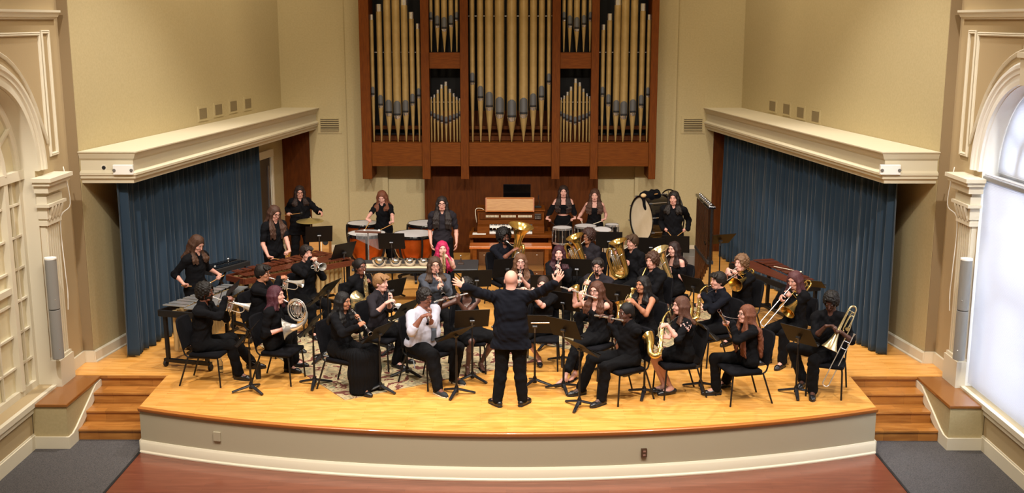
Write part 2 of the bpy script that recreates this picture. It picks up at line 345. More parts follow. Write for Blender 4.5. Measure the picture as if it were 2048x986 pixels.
# ---- windows
def inpoly_arch(yc,zc,ra,zs,k=32): return [(yc-ra,zs),(yc+ra,zs)]+[(yc+ra*math.cos(PI*i/k),zc+ra*math.sin(PI*i/k)) for i in range(k+1)]
yc,zc,ra,zs=13.22,2.92,1.19,.03
for s,n,num in ((-1,'left',1),(1,'right',2)):
    xo=s*WX; wt=thing('window_%d'%num,'arched window in the %s hall wall%s'%(n,', cream panes' if s<0 else ', white blinds glowing with daylight'),None); wt['kind']='structure'
    xr=xo+s*(.20 if s<0 else .30)
    m=MB(); k=40   # frame ring
    m.sweep([((xr,yc+ra*math.cos(PI*i/k),zc+ra*math.sin(PI*i/k)),(0,-math.cos(PI*i/k),-math.sin(PI*i/k)),(-s,0,0)) for i in range(k+1)],[(0,-.06),(.09,-.06),(.09,0),(.07,.02),(0,.02)])
    for y in (yc-ra,yc+ra-.09): m.box(*sorted((xr-s*.02,xr+s*.06)),y,y+.09,zs,zc)
    m.box(*sorted((xr-s*.022,xr+s*.058)),yc-ra+.088,yc+ra-.088,zs,zs+.09)
    m.box(*sorted((xr-s*.06,xr+s*.062)),yc-ra+.001,yc+ra-.001,zc-.10,zc+.02)
    # tall side lights and inner arch
    for y in (yc-.66,yc+.66): m.box(*sorted((xr-s*.05,xr+s*.05)),y-.05,y+.05,zs+.085,zc-.095)
    r2=.66
    m.sweep([((xr,yc+r2*math.cos(PI*i/k),zc+r2*math.sin(PI*i/k)),(0,math.cos(PI*i/k),math.sin(PI*i/k)),(-s,0,0)) for i in range(k+1)],[(-.05,-.05),(.05,-.05),(.05,.05),(.0,.07),(-.05,.05)])
    for a_ in (30,60,90,120,150):
        c_,s_=math.cos(R(a_)),math.sin(R(a_)); m.bar((xr,yc+r2*c_,zc+r2*s_),(xr,yc+ra*c_,zc+ra*s_),.034,.046,(s,0,0))
    build('window_frame',m,'trim' if s<0 else 'white',wt,smooth=False)
    m=MB()
    for y in (yc-.22,yc+.22): m.box(*sorted((xr,xr+s*.03)),y-.014,y+.014,zs,zc)
    for y in (yc-.92,yc+.92): m.box(*sorted((xr,xr+s*.03)),y-.012,y+.012,zs,zc)
    for i in range(1,7):
        z=zs+i*(zc-zs)/7; m.box(*sorted((xr-s*.002,xr+s*.032)),yc-ra,yc+ra,z-.014,z+.014)
    m.box(*sorted((xr-s*.03,xr+s*.04)),yc-.61,yc+.61,1.42,1.50)
    build('muntins',m,'trim' if s<0 else 'white',wt,smooth=False)
    pl=inpoly_arch(yc,zc,ra,zs); m=MB(); x=xr+s*.035; n_=len(pl)
    if s<0:
        m.add([(x,a_,b_) for a_,b_ in pl]+[(x+s*.02,a_,b_) for a_,b_ in pl],[tuple(range(n_)),tuple(range(2*n_-1,n_-1,-1))])
        build('pane',m,mat('cream pane','#d9cfae',.35),wt,smooth=False)
        m=MB(); m.add([(x+s*.06,a_,b_) for a_,b_ in pl],[tuple(range(n_))]); build('backing',m,'trim',wt,smooth=False)
    else:
        m.add([(x,a_,b_) for a_,b_ in pl]+[(x+s*.006,a_,b_) for a_,b_ in pl],[tuple(range(n_)),tuple(range(2*n_-1,n_-1,-1))])
        g=mat('window glass','#ffffff',.02,trans=1); g.node_tree.nodes['Principled BSDF'].inputs['IOR'].default_value=1.05
        build('pane',m,g,wt,smooth=False)
        bl=mat('white blind slat','#f4f4f6',.6); nt=bl.node_tree; b=nt.nodes['Principled BSDF']; tr=nt.nodes.new('ShaderNodeBsdfTranslucent'); tr.inputs[0].default_value=(.74,.76,.82,1)
        mx=nt.nodes.new('ShaderNodeMixShader'); mx.inputs[0].default_value=.5; nt.links.new(b.outputs[0],mx.inputs[1]); nt.links.new(tr.outputs[0],mx.inputs[2]); nt.links.new(mx.outputs[0],nt.nodes['Material Output'].inputs[0])
        m=MB(); z=zs+.06
        while z<zc+ra-.06:
            hw=ra-.02 if z<zc else math.sqrt(max(0,(ra-.02)**2-(z-zc)**2))
            m.obox((xo+s*(.20 if z>zc else .035),yc,z),(0,hw,0),(s*.009,0,.0085),(-s*.0004,0,.0005)); z+=.0185
        build('blind',m,bl,wt,smooth=False,label='white horizontal blind')
        m=MB(); m.box(*sorted((xo+s*.01,xo+s*.23)),yc-ra+.02,yc+ra-.02,zc-.10,zc-.05); build('blind_rail',m,mat('blind rail','#8a8c90',.5),wt,smooth=False)
# light grey column speakers
for s,n in ((-1,'left'),(1,'right')):
    t=thing('column_speaker','tall light grey column loudspeaker on the %s pilaster'%n,'speaker',(s*(WX-.17),14.26,.0))
    zB,zT=aty(103,716,14.26).z,aty(103,518,14.26).z; zM=(zB+zT)/2
    for z0,z1,nm in ((zB,zM-.006,'lower_cabinet'),(zM+.006,zT,'upper_cabinet')):
        m=MB(); pr=[(.085*math.cos(a_)*.85,.085*math.sin(a_)) for a_ in [2*PI*i/20 for i in range(20)]]; m.prism(pr,z0,z1); build(nm,m,'speaker',t,bevel=.004)
    m=MB(); m.lathe([(0,zT),(.078,zT),(.076,zT+.02),(0,zT+.022)],20); build('cap',m,'white',t)
    for z in (zB+.3,zM+.3): build('bracket',MB().bar((s*.04,.03,z),(s*.12,.22,z),.05,.04),'speaker',t,smooth=False); build('emblem',MB().ell((-s*.045,-.064,z-.16),(.008,.006,.008)),'tin',t)
    c=MB().tube([(s*(WX-.10),14.86,.95),(s*(WX-.09),14.92,1.2),(s*(WX-.10),14.87,1.5),(s*(WX-.08),14.9,2.2),(s*(WX-.18),15.02,2.4),(s*(WX-.12),15.03,2.9)],.007,6,smooth=6)
    tag(build('speaker_cable',c,'white'),'thin white cable running up beside the %s column loudspeaker'%n,'cable')
# ---- cornice boxes over the curtains
for s,n in ((-1,'left'),(1,'right')):
    m=MB(); z0,z1=2.60,3.05
    def ring(off,z):   # outline points: wall front, front outer, inner front corner, back inner, wall back
        a=P2(s,0); b=P2(s,1)
        fi=Vector((s*(5.19+off*-1),15.50-off,0)); bi=Vector((s*(4.03-off),23.5,0))
        return [(a.x,15.50-off,z),(fi.x,fi.y,z),(bi.x,bi.y,z),(b.x,23.5,z),]
    prof=[(-.12,2.60),(-.06,2.60),(-.055,2.64),(-.02,2.67),(-.02,2.70),(0.0,2.72),(0,2.75),(-.05,2.78),(-.055,2.92),(-.03,2.95),(.0,3.02),(.02,3.035),(.02,3.05)]
    vs=[];fs=[]
    for o_,z in prof: vs+=ring(o_,z)
    K=len(prof)
    for i in range(K-1):
        for k in range(4): fs.append((i*4+k,i*4+(k+1)%4,(i+1)*4+(k+1)%4,(i+1)*4+k))
    fs+=[(3,2,1,0),tuple((K-1)*4+k for k in range(4))]
    m.add(vs,fs); struct('trim_cornice_'+n,m,mat('cornice cream','#cfc6ad',.6) ,'cream boxed cornice over the %s curtain'%n,smooth=False)
    c=aty(245 if s<0 else 1782,340,15.46)
    t=thing('cornice_fixture','white twin lamp emergency fixture on the end of the %s cornice'%n,'emergency light',(c.x,15.53,c.z))
    build('housing',MB().box(-.14,.14,-.06,0,-.07,.07),'white',t,bevel=.008,smooth=False)
    m=MB()
    for x in (-.12,.12): m.lathe([(.0,0),(.02,0),(.022,.025),(0,.028)],14,(x,-.05,-.005),(0,-1,0))
    build('lamp_lens',m,mat('grey lens','#6d6a66',.3),t)
    if s<0:
        c=aty(203,337,15.46); t=thing('wall_jack','small round black socket in a cream plate on the left cornice','socket',(c.x,15.56,c.z))
        build('plate',MB().lathe([(0,.012),(.045,.012),(.05,.0)],20,ax=(0,-1,0)),'trim',t); build('socket',MB().lathe([(0,.022),(.025,.022),(.028,.01)],16,ax=(0,-1,0)),'blackm',t)
    # cherry end panel in the recess, door with casing on the left
    struct('wall_panel_'+n,MB().box(*sorted((s*4.24,s*4.84)),23.45,23.5,0,2.75),'dkpanel','dark brown wood panel at the back of the %s recess'%n,smooth=False)
# door in the left stage wall
a=P2(-1,0);b=P2(-1,1);dd=(b-a).normalized(); nn=Vector((dd.y,-dd.x,0)); nn=nn if nn.x>0 else -nn
def wl(t,o,z): p=a+dd*t+nn*o; return (p.x,p.y,z)
dt=thing('door_1','dark brown door in white casing in the left stage wall',None); dt['kind']='structure'
t0,t1=6.05,7.2
def wbox(m,ta,tb,oa,ob,za,zb,mi=0): m.add([wl(ta,oa,za),wl(tb,oa,za),wl(tb,ob,za),wl(ta,ob,za),wl(ta,oa,zb),wl(tb,oa,zb),wl(tb,ob,zb),wl(ta,ob,zb)],[(3,2,1,0),(4,5,6,7),(0,1,5,4),(1,2,6,5),(2,3,7,6),(3,0,4,7)],mi)
m=MB(); wbox(m,t0-.13,t0,0,.05,0,2.25); wbox(m,t1,t1+.13,0,.05,0,2.25); wbox(m,t0-.13,t1+.13,0,.06,2.12,2.27); wbox(m,t0-.10,t0-.04,.05,.065,0,2.12);wbox(m,t1+.04,t1+.10,.05,.065,0,2.12); build('casing',m,'trim',dt,smooth=False)
m=MB(); wbox(m,t0,t1,.0,.02,0,2.12); build('door_leaf',m,mat('dark door','#2a120c',.4),dt,smooth=False)
m=MB(); wbox(m,t1-.16,t1-.12,.02,.05,.9,1.95); build('push_bar',m,'tin',dt,smooth=False)
# grilles
gm=mat('grille shadow','#6b5f48',.9)
for s in (-1,1):
    t=thing('wall_grille','louvred grille on the back wall beside the %s cornice'%('left' if s<0 else 'right'),'air grille',(s*3.80,23.5,2.70))
    m=MB().box(-.25,.25,-.012,0,-.19,.17); build('frame',m,'wall',t,smooth=False)
    m=MB().box(-.19,.19,-.014,-.011,-.13,.12); build('opening',m,gm,t,smooth=False)
    m=MB()
    for z in (-.13,-.10,-.05,-.005,.04,.085,.12): m.obox((0,-.025,z),(.19,0,0),(0,.012,.004),(0,-.002,.006))
    build('louvre',m,'wall',t,smooth=False)
    aW=P2(s,0);bW=P2(s,1); d=(bW-aW).normalized()
    pts=[(405,227),(436,219),(466,212),(495,207)] if s<0 else [(1546,212),(1574,218),(1602,225),(1632,233)]
    words=['nearest','second','third','farthest'] if s<0 else ['farthest','third','second','nearest']
    for (px,py),wd in zip(pts,words):
        # intersect ray with the splayed wall plane
        r=ray(px,py); nrm=Vector((-d.y,d.x,0)); tt=(aW-CAMP).dot(nrm)/r.dot(nrm); p=CAMP+r*tt
        ang=math.atan2(d.y,d.x); t=thing('wall_vent','small square wall vent above the %s cornice, %s of four to the camera'%('left' if s<0 else 'right',wd),'vent',(p.x,p.y,p.z),ang,'small vents above the cornices')
        sg=-1 if s<0 else 1; 
        m=MB().box(-.20,.20,*sorted((0,sg*.012)),-.13,.13); build('plate',m,'wall',t,smooth=False)
        m=MB().box(-.15,.15,*sorted((0,sg*.016)),-.09,.09); build('mesh_insert',m,mat('vent mesh','#7e6f50',.8,bump=.6,bscale=300),t,smooth=False)
# pilaster strips on back wall behind organ
m=MB().box(-3.42,-2.6,23.40,23.5,0,9.6); m.box(2.6,3.42,23.40,23.5,0,9.6); struct('wall_back_projection',m,'wall','shallow projection of the back wall behind the organ',smooth=False)
m=MB().box(-4.2,-1.8,23.36,23.4,0,.15); m.box(1.8,4.2,23.36,23.4,0,.15); struct('baseboard_back',m,'trim',smooth=False)
# wood panelling under organ
m=MB()
xs=[-1.80,-1.3,-.75,-.05,.62,1.2,1.80]
for i in range(6): m.box(xs[i]+.004,xs[i+1]-.004,23.33,23.5,.12,3.0)
m.box(-1.8,1.8,23.34,23.5,0,3); m.box(-1.82,1.82,23.30,23.34,0,.16); m.box(-1.82,-1.77,23.31,23.34,0,3);m.box(1.77,1.82,23.31,23.34,0,3)
struct('wall_organ_panel',m,'dkpanel','reddish brown vertical panelling below the organ',smooth=False,bevel=.003)
# outlets
t=thing('wall_outlet','small brown outlet plate on the curved apron, right of centre','outlet',(1.66,12.80,-.29),.13); build('plate',MB().box(-.035,.035,-.012,.03,-.055,.055),mat('outlet brown','#4a3626',.4),t,bevel=.004,smooth=False); build('sockets',MB().box(-.016,.016,-.016,0,.012,.035).box(-.016,.016,-.016,0,-.035,-.012),'tin',t,smooth=False)
t=thing('wall_outlet','blank beige outlet cover low on the apron, left of centre','outlet',(-3.62,13.21,-.25),-.28); build('plate',MB().box(-.05,.05,-.006,.05,-.06,.06),mat('cover beige','#a8a08a',.7),t,bevel=.004,smooth=False)
# ---- rugs
def rug(name,label,c,ang,w,h,seed):
    m=MB().box(0,w,0,h,0,.008); o=tag(build(name,m,None or rugmat,smooth=False),label,'rug'); o.location=(c[0],c[1],.001); o.rotation_euler=(0,0,ang)
    return o
rugmat=bpy.data.materials.new('floral rug'); rugmat.use_nodes=True; nt=rugmat.node_tree; b=nt.nodes['Principled BSDF']; b.inputs['Roughness'].default_value=.95
tc=nt.nodes.new('ShaderNodeTexCoord'); nz=nt.nodes.new('ShaderNodeTexNoise'); nz.inputs['Scale'].default_value=4.5; nz.inputs['Detail'].default_value=5
mxv=nt.nodes.new('ShaderNodeMix'); mxv.data_type='VECTOR'; mxv.inputs[0].default_value=.22
nt.links.new(tc.outputs['Object'],nz.inputs['Vector']); nt.links.new(tc.outputs['Object'],mxv.inputs[4]); nt.links.new(nz.outputs['Color'],mxv.inputs[5])
vo=nt.nodes.new('ShaderNodeTexVoronoi'); vo.inputs['Scale'].default_value=7.5; vo.feature='SMOOTH_F1'; nt.links.new(mxv.outputs[1],vo.inputs['Vector'])
wv=nt.nodes.new('ShaderNodeMath'); wv.operation='MULTIPLY'; wv.inputs[1].default_value=13; sn=nt.nodes.new('ShaderNodeMath'); sn.operation='SINE'
nt.links.new(vo.outputs['Distance'],wv.inputs[0]); nt.links.new(wv.outputs[0],sn.inputs[0])
cr=nt.nodes.new('ShaderNodeValToRGB'); cr.color_ramp.interpolation='CONSTANT'
el=cr.color_ramp.elements; el[0].position=0; el[0].color=lin('#8f8468'); el[1].position=.13; el[1].color=lin('#b09e78')
for p,c in ((.62,'#9c8c6c'),(.72,'#b8a680'),(.88,'#6a3a30')):
    e=el.new(p); e.color=lin(c)
mr=nt.nodes.new('ShaderNodeMapRange'); mr.inputs[1].default_value=-1; nt.links.new(sn.outputs[0],mr.inputs[0]); nt.links.new(mr.outputs[0],cr.inputs[0])
vo2=nt.nodes.new('ShaderNodeTexVoronoi'); vo2.inputs['Scale'].default_value=2.6; nt.links.new(mxv.outputs[1],vo2.inputs['Vector'])
mr2=nt.nodes.new('ShaderNodeMath'); mr2.operation='LESS_THAN'; mr2.inputs[1].default_value=.22; nt.links.new(vo2.outputs['Distance'],mr2.inputs[0])
cr2=nt.nodes.new('ShaderNodeValToRGB'); cr2.color_ramp.interpolation='CONSTANT'; el=cr2.color_ramp.elements; el[0].color=lin('#b5a27c'); el[1].position=.3; el[1].color=lin('#7c4238')
e=el.new(.42); e.color=lin('#c4b184'); e=el.new(.8); e.color=lin('#7b7a5e'); nt.links.new(mr.outputs[0],cr2.inputs[0])
mx=nt.nodes.new('ShaderNodeMix'); mx.data_type='RGBA'; nt.links.new(mr2.outputs[0],mx.inputs[0]); nt.links.new(cr.outputs[0],mx.inputs[6]); nt.links.new(cr2.outputs[0],mx.inputs[7]); nt.links.new(mx.outputs[2],b.inputs['Base Color'])
rug('rug','patterned beige and red floral rug under the clarinets on the left',(-2.11,13.86),R(34),3.1,3.4,1)
rug('rug','patterned beige floral rug under the saxophones right of centre',(1.95,15.5),R(58),3.6,2.6,2)
# ---- curtains
def curtain(name,label,p0,p1,seed):
    rnd=random.Random(seed); a=Vector(p0);b=Vector(p1); L=(b-a).length; d=(b-a).normalized(); nn=Vector((-d.y,d.x,0)); N=760; H=24
    ph=[rnd.uniform(0,6.28) for _ in range(8)]; m=MB(); vs=[]
    folds=[0]
    for i in range(N+1):
        t=i/N; x=t*L; ww=x*2*PI/.20+1.3*math.sin(x*1.9+ph[0])+1.0*math.sin(x*5.3+ph[1])
        for j in range(H+1):
            h=j/H; z=2.68-(2.66)*h; amp=.035+.035*h
            sf=math.sin(ww+.6*math.sin(h*2.2+ph[2]+x*.8)*h); o=(amp+.030)*(sf*(1.35-.35*abs(sf)))*(.75+.35*math.sin(x*3.1+ph[5]))+.022*math.sin(2.3*ww+ph[3]+h)+.012*math.sin(.37*ww+ph[4])
            xs_=x+.012*math.sin(ww*.5+h*2)*h
            p=a+d*xs_+nn*o; vs.append((p.x,p.y,z+.008*math.sin(ww*.5)*h))
    fs=[(i*(H+1)+j,(i+1)*(H+1)+j,(i+1)*(H+1)+j+1,i*(H+1)+j+1) for i in range(N) for j in range(H)]
    m.add(vs,fs); o=build(name,m,'curtain',ang=180); sd=o.modifiers.new('thick','SOLIDIFY'); sd.thickness=.004
    return tag(o,label,'curtain')
curtain('stage_curtain','blue velvet curtain hanging under the left cornice, front edge by the steps',(-5.50,15.66,0),(-4.80,21.0,0),1)
curtain('stage_curtain','blue velvet curtain hanging under the right cornice',(5.50,15.85,0),(4.42,22.9,0),5)
# ================================================================ PIPE ORGAN
OY=22.75
organ=thing('organ_case','large reddish brown wooden pipe organ case hung on the back wall','organ case',(0,OY,0))
def ox(px,py=285): return aty(px,py,OY).x
def oz(py): return aty(1021,py,OY).z
posts=[(725,744,357),(845,861,357),(922,938,357),(1103,1119,357),(1180,1195,357),(1297,1311,357)]
xs=[]
for i,(p0,p1,pb) in enumerate(posts):
    x0,x1=ox(p0+ (9 if p0<900 else 0)*0,285),ox(p1,285)
    m=MB().box(x0,x1,-.10,.75 if i in (0,5) else .12,oz(357),8.6); build('post',m,'cherry',organ,smooth=False,bevel=.006); xs.append((x0,x1))
rail_bays=[(0,1),(1,2),(2,3),(3,4),(4,5)]
for a_,b_ in rail_bays:
    m=MB().box(xs[a_][1],xs[b_][0],-.05,.62,oz(332),oz(285)); build('rail',m,'cherryh',organ,smooth=False,bevel=.004)
for a_,b_ in ((1,2),(3,4)):
    m=MB().box(xs[a_][1],xs[b_][0],-.05,.1,oz(137),oz(105)); build('cross_rail',m,'cherryh',organ,smooth=False,bevel=.004)
build('roof_board',MB().box(xs[0][0],xs[5][1],-.08,.75,8.5,8.6),'cherryh',organ,smooth=False)
m=MB().box(xs[0][1],xs[5][0],.60,.62,oz(285),8.5); build('shade_back',m,mat('organ interior shade','#141210',.9),organ,smooth=False)  # near-black sheet: the shade inside the case is put into its colour
for (x0,x1) in xs[1:5]: build('brace',MB().box(x0+.02,x1-.02,.12,.6,oz(300),8.5),mat('organ interior shade','#141210',.9),organ,smooth=False)  # same near-black, interior shade painted on
for (x0,x1) in (xs[0],xs[5]): build('hanger',MB().box(x0+.03,x1-.03,.3,.5,oz(345),oz(330)),'cherry',organ,smooth=False)
# inner chest, rods and small internal pipes seen in the dark
for a_,b_ in ((0,1),(2,3),(4,5)): build('wind_chest',MB().box(xs[a_][1],xs[b_][0],.35,.45,oz(262),oz(255)),'dkpanel',organ,smooth=False); build('pipe_rack',MB().box(xs[a_][1],xs[b_][0],.3,.55,oz(284),oz(275)),'dkpanel',organ,smooth=False)
m=MB()
for a_,b_ in ((0,1),(2,3),(4,5)): m.bar((xs[a_][1],.16,oz(105 if a_!=2 else 32)),(xs[b_][0],.16,oz(105 if a_!=2 else 32)),.02,.02)
for a_,b_ in ((1,2),(3,4)): m.bar((xs[a_][1],.12,oz(205)),(xs[b_][0],.12,oz(205)),.02,.02)
build('support_rod',m,'tin',organ)
def pipe(cx,d,zmouth,zbot,ztop,label,group,tip=None,y=.04):
    """cx centre, d diameter; conical foot zbot..zmouth; body zmouth..ztop; open metal tip"""
    t=thing('organ_pipe',label,'organ pipe',(cx,OY+y,0),0,group); r=d/2
    m=MB(); top=ztop-(tip or 0); m.lathe([(.010,zbot),(.014,zbot+.04),(r,zmouth),(r,zmouth+.02),(r,top)],20,mi=0)
    if not tip: m.lathe([(r,top),(0,top+.001)],20)
    build('pipe_body',m,'pipe',t)
    h=d*1.55; m=MB(); N=10
    # mouth shield: curved plate on the front with rounded top
    vs=[];A=.95
    for j in range(9):
        z=zmouth+.01+h*j/8
        hw=1 if j<6 else math.sqrt(max(.05,1-((j-5.4)/2.7)**2))
        for k in range(N+1):
            a_=-PI/2+(-A+2*A*k/N)*hw; rr=r+.006; vs.append((rr*math.cos(a_),rr*math.sin(a_),z))
    m.add(vs,[(j*(N+1)+k,j*(N+1)+k+1,(j+1)*(N+1)+k+1,(j+1)*(N+1)+k) for j in range(8) for k in range(N)]); build('mouth_plate',m,'mouth',t)
    m=MB(); vs=[]
    for j in range(6):   # lower lip, half round bright
        z=zmouth-.035-d*.42*j/5; hw=math.sqrt(max(.02,1-(j/5.2)**2)); rr=r*(1-.18*j/5)+.007
        for k in range(N+1):
            a_=-PI/2+(-A+2*A*k/N)*hw; vs.append((rr*math.cos(a_),rr*math.sin(a_),z))
    m.add(vs,[(j*(N+1)+k,j*(N+1)+k+1,(j+1)*(N+1)+k+1,(j+1)*(N+1)+k) for j in range(5) for k in range(N)]); build('lower_lip',m,'tin',t)
    m=MB(); vs=[]
    for z in (zmouth-.03,zmouth+.008):
        for k in range(N+1):
            a_=-PI/2+(-A+2*A*k/N); rr=r+.004; vs.append((rr*math.cos(a_),rr*math.sin(a_),z))
    m.add(vs,[(k,k+1,N+2+k,N+1+k) for k in range(N)]); build('mouth_slot',m,'blackm',t)
    if tip: m=MB(); m.lathe([(r,top),(r,ztop),(r*.8,ztop),(r*.8,ztop-.02),(0,ztop-.03)],20); build('pipe_tip',m,'tin',t)
    return t
ORD=['first','second','third','fourth','fifth','sixth','seventh','eighth','ninth']
zb=oz(284)
def sx(crop0,v,s_=340/906): return crop0+v*s_
def bank(cen,wid,mouths,tops,bay,zbot,grp,tipf=.4):
    n=len(cen)
    for i in range(n):
        X=ox(cen[i]); d=wid[i]*.01015; zt=oz(tops[i]) if tops[i] is not None else 8.1-.25*abs(i-n//2)
        pipe(X,d,oz(mouths[i]),zbot,zt,'gilded organ pipe, %s from the left in the %s'%(ORD[i],bay),grp,tip=(d*1.3 if tops[i] is not None and tops[i]>-60 else None))
c1=[748,763,779,796,812.5,826.5,839]; w1=[8,11,14.5,16,13.5,10,8]; mo=[187,208,223,227.5,222,204,190]
bank(c1,w1,mo,[29,8,-70,-90,-8,24,47],'far left bay',zb,'pipes of the left bay')
c2=[1203.5,1215.5,1231,1246,1264,1280.5,1293.5]; mo2=[187,205,222,228,222,208,188]; bank(c2,w1[::-1],mo2,[49,27,-8,-90,-70,7,29],'far right bay',zb,'pipes of the right bay')
cc=[945.5,961.5,979,999.5,1023.5,1047,1066,1082.5,1097]; wc=[10,13,17,19.5,20,18.5,15,12.5,9]; mc=[162,193,211,225,231,225,211,192,162]
bank(cc,wc,mc,[None]*9,'tall centre bay',zb,'pipes of the centre bay')
for c0,b_,in_ in ((0,'upper left inner bay',0),(1,'upper right inner bay',1)):
    cu=[865,877.5,891,904.5,915.5] if c0==0 else [1126,1137.5,1151,1165,1177.5]
    bank(cu,[7,10,12,9.5,7],[36,48,54.5,46.5,36],[None]*5,b_,oz(104),'pipes of the %s'%b_)
    cl=[863.2,869.4,876.4,884,892.6,900.7,908.2,914.3,920] if c0==0 else [1121.5,1127.5,1134,1141,1150,1158.5,1166,1173,1178.7]
    tl=[194,189.5,180,169.5,163.5,178,187,194,197] if c0==0 else [195.5,191.5,184,173.5,157.5,165,177.5,187,192.5]
    bank(cl,[3.6,4.6,5.4,5.8,6.4,5.8,5,4.4,3.6],[229,234.5,238,241,244,240.5,237,234,229],tl,b_.replace('upper','lower'),zb,'small pipes of the %s'%b_.replace('upper','lower'))
# ---------------------------------------------------------------- organ console
def KY(y): return y
t=thing('organ_console','brown wooden organ console with two rows of keys on the stage','organ console',(0,21.75,0)); CY=21.75
def cbx(n,a,mt,pr=None,bev=.006,**k): return build(n,MB().box(*a),mt,pr or t,smooth=False,bevel=bev,**k)
cbx('side_panel',(-.80,-.74,-.10,.75,0,.70),'cherryh'); cbx('side_panel',(.74,.80,-.10,.75,0,.70),'cherryh')
cbx('key_shelf',(-.82,.82,-.22,.20,.66,.72),'cherryh')
cbx('knee_panel',(-.74,.74,.35,.39,.0,.66),'dkpanel'); cbx('back_panel',(-.74,.74,.72,.75,0,.95),'dkpanel')
cbx('upper_case',(-.66,.66,.22,.75,.72,1.12),'cherryh'); cbx('stop_panel',(-.62,.62,.19,.22,.96,1.08),'dkpanel')
cbx('cheek',(-.66,-.42,-.08,.22,.72,.86),'cherryh'); cbx('cheek',(.42,.66,-.08,.22,.72,.86),'cherryh')
cbx('case_top',(-.68,.68,.18,.78,1.12,1.15),'cherryh')
for k,(y,z) in enumerate(((-.08,.74),(.06,.84))):
    kb=cbx('keyboard',(-.42,.42,y-.0,y+.15,z-.03,z+.012),'white',bev=0)
    m=MB()
    for i in range(37):
        x=-.41+i*.82/37
        if i%7 in (0,1,3,4,5): m.box(x+.012,x+.024,y+.05,y+.15,z+.012,z+.024)
    build('black_keys',m,'blackm',kb,smooth=False)
    m=MB()
    for i in range(38): x=-.42+i*.84/37; m.box(x-.001,x+.001,y-.002,y+.05,z-.01,z+.0128)
    build('key_gaps',m,mat('key gap','#6a6560',.8),kb,smooth=False)
    m=MB()
    for i in range(11):
        if i not in (3,7): m.lathe([(.011,0),(.011,.02),(0,.021)],10,(-.36+.072*i,y+.005,z-.045),(0,-1,0))
    build('piston',m,mat('ivory piston','#dccdb0',.4),t)
for i,(xa,xb,nn_) in enumerate(((-.50,-.24,10),(-.20,.10,12),(.14,.42,12))):
    for k in range(nn_):
        x=xa+(xb-xa)*(k+.5)/nn_; build('stop_tab',MB().box(x-.009,x+.009,.165,.19,1.0,1.045),mat('ivory piston','#dccdb0',.4),t,smooth=False,bevel=.002)
cbx('control_panel',(.47,.60,.17,.19,.96,1.07),mat('dark control','#2a211d',.4)); 
m=MB()
for i in range(4):
    for j in range(2): m.box(.485+i*.028,.50+i*.028,.16,.17,.975+j*.03,.99+j*.03)
build('control_button',m,'tin',t,smooth=False)
rk=thing('music_rack','upright light oak music rack on top of the organ console','music rack',(0,CY+.10,1.12)); 
build('rack_panel',MB().obox((-.02,.06,.14),(.47,0,0),(0,.010,0),(0,.03,.14)),'oak',rk,smooth=False,bevel=.004)
m=MB()
for (c,h) in (((-.02,.087,.265),(.48,.012)),((-.02,.03,.012),(.48,.012))): m.obox(c,(h[0],0,0),(0,.016,0),(0,0,h[1]))
for x in (-.49,.45): m.obox((x,.055,.14),(.012,0,0),(0,.016,0),(0,.03,.135))
build('rack_frame',m,mat('orange oak edge','#a8602a',.4),rk,smooth=False)
mo_=thing('monitor','black flat screen monitor standing behind the organ music rack','monitor',(.12,CY+.55,1.15))
build('screen_bezel',MB().box(-.275,.275,-.02,.02,.14,.46),'blackg',mo_,smooth=False,bevel=.004); build('screen',MB().box(-.262,.262,-.024,-.02,.165,.448),mat('screen off','#050506',.15),mo_,smooth=False)
build('bezel_strip',MB().box(-.27,.27,-.026,-.02,.14,.150),'tin',mo_,smooth=False); build('stand_foot',MB().box(-.12,.12,-.08,.08,0,.012).box(-.03,.03,.0,.02,0,.2),'blackm',mo_,smooth=False)
o=tag(build('sheet_music',MB().obox((-.62,-.10,.724),(.13,.0,0),(0,.10,0),(0,0,.002)),'paper',smooth=False),'white paper lying on the left end of the organ key shelf','paper'); o.location=(0,CY,0)
t2=thing('desk_lamp','small black gooseneck lamp base right on the organ console','lamp',(.55,CY+.45,1.15)); build('lamp_base',MB().box(-.08,.06,-.05,.04,0,.04),'blackm',t2,smooth=False,bevel=.01); build('gooseneck',MB().tube([(.0,0,.04),(.02,0,.12),(.0,-.01,.2),(.01,-.02,.26)],.007,6,smooth=4),'blackm',t2)
tb=MB().tube([(-.5,CY+.2,1.13),(-.6,CY+.25,1.17),(-.70,CY+.22,1.15),(-.69,CY+.12,1.0),(-.68,CY+.17,.9)],.006,6,smooth=5); tag(build('console_cable',tb,'trim'),'thin pale cable curling over the left side of the organ console','cable')
# bench / glazed frame in front of the keys
bz=atz(1020,480,.62)
BY=20.9
t=thing('organ_bench','wide wooden organ bench with orange top rail and clear front panel','bench',(0,BY,0))
for s in (-1,1): build('leg',MB().box(min(s*.72,s*.64),max(s*.72,s*.64),-.15,.20,0,.60),'cherryh',t,smooth=False,bevel=.005)
build('bench_top',MB().box(-.78,.78,-.17,.22,.60,.65),mat('orange bench top','#b0602a',.3,coat=.3),t,smooth=False,bevel=.008)
build('stretcher',MB().box(-.64,.64,-.02,.02,.06,.14),'cherryh',t,smooth=False,bevel=.004)
g=mat('clear panel','#6a4a30',.06,alpha=.3); build('clear_panel',MB().box(-.60,.62,-.13,-.125,.05,.54),g,t,smooth=False)
m=MB()
for x in (-.5,.1,.5):
    for z in (.12,.48): m.ell((x,-.135,z),(.012,.008,.012))
build('panel_screw',m,'tin',t)
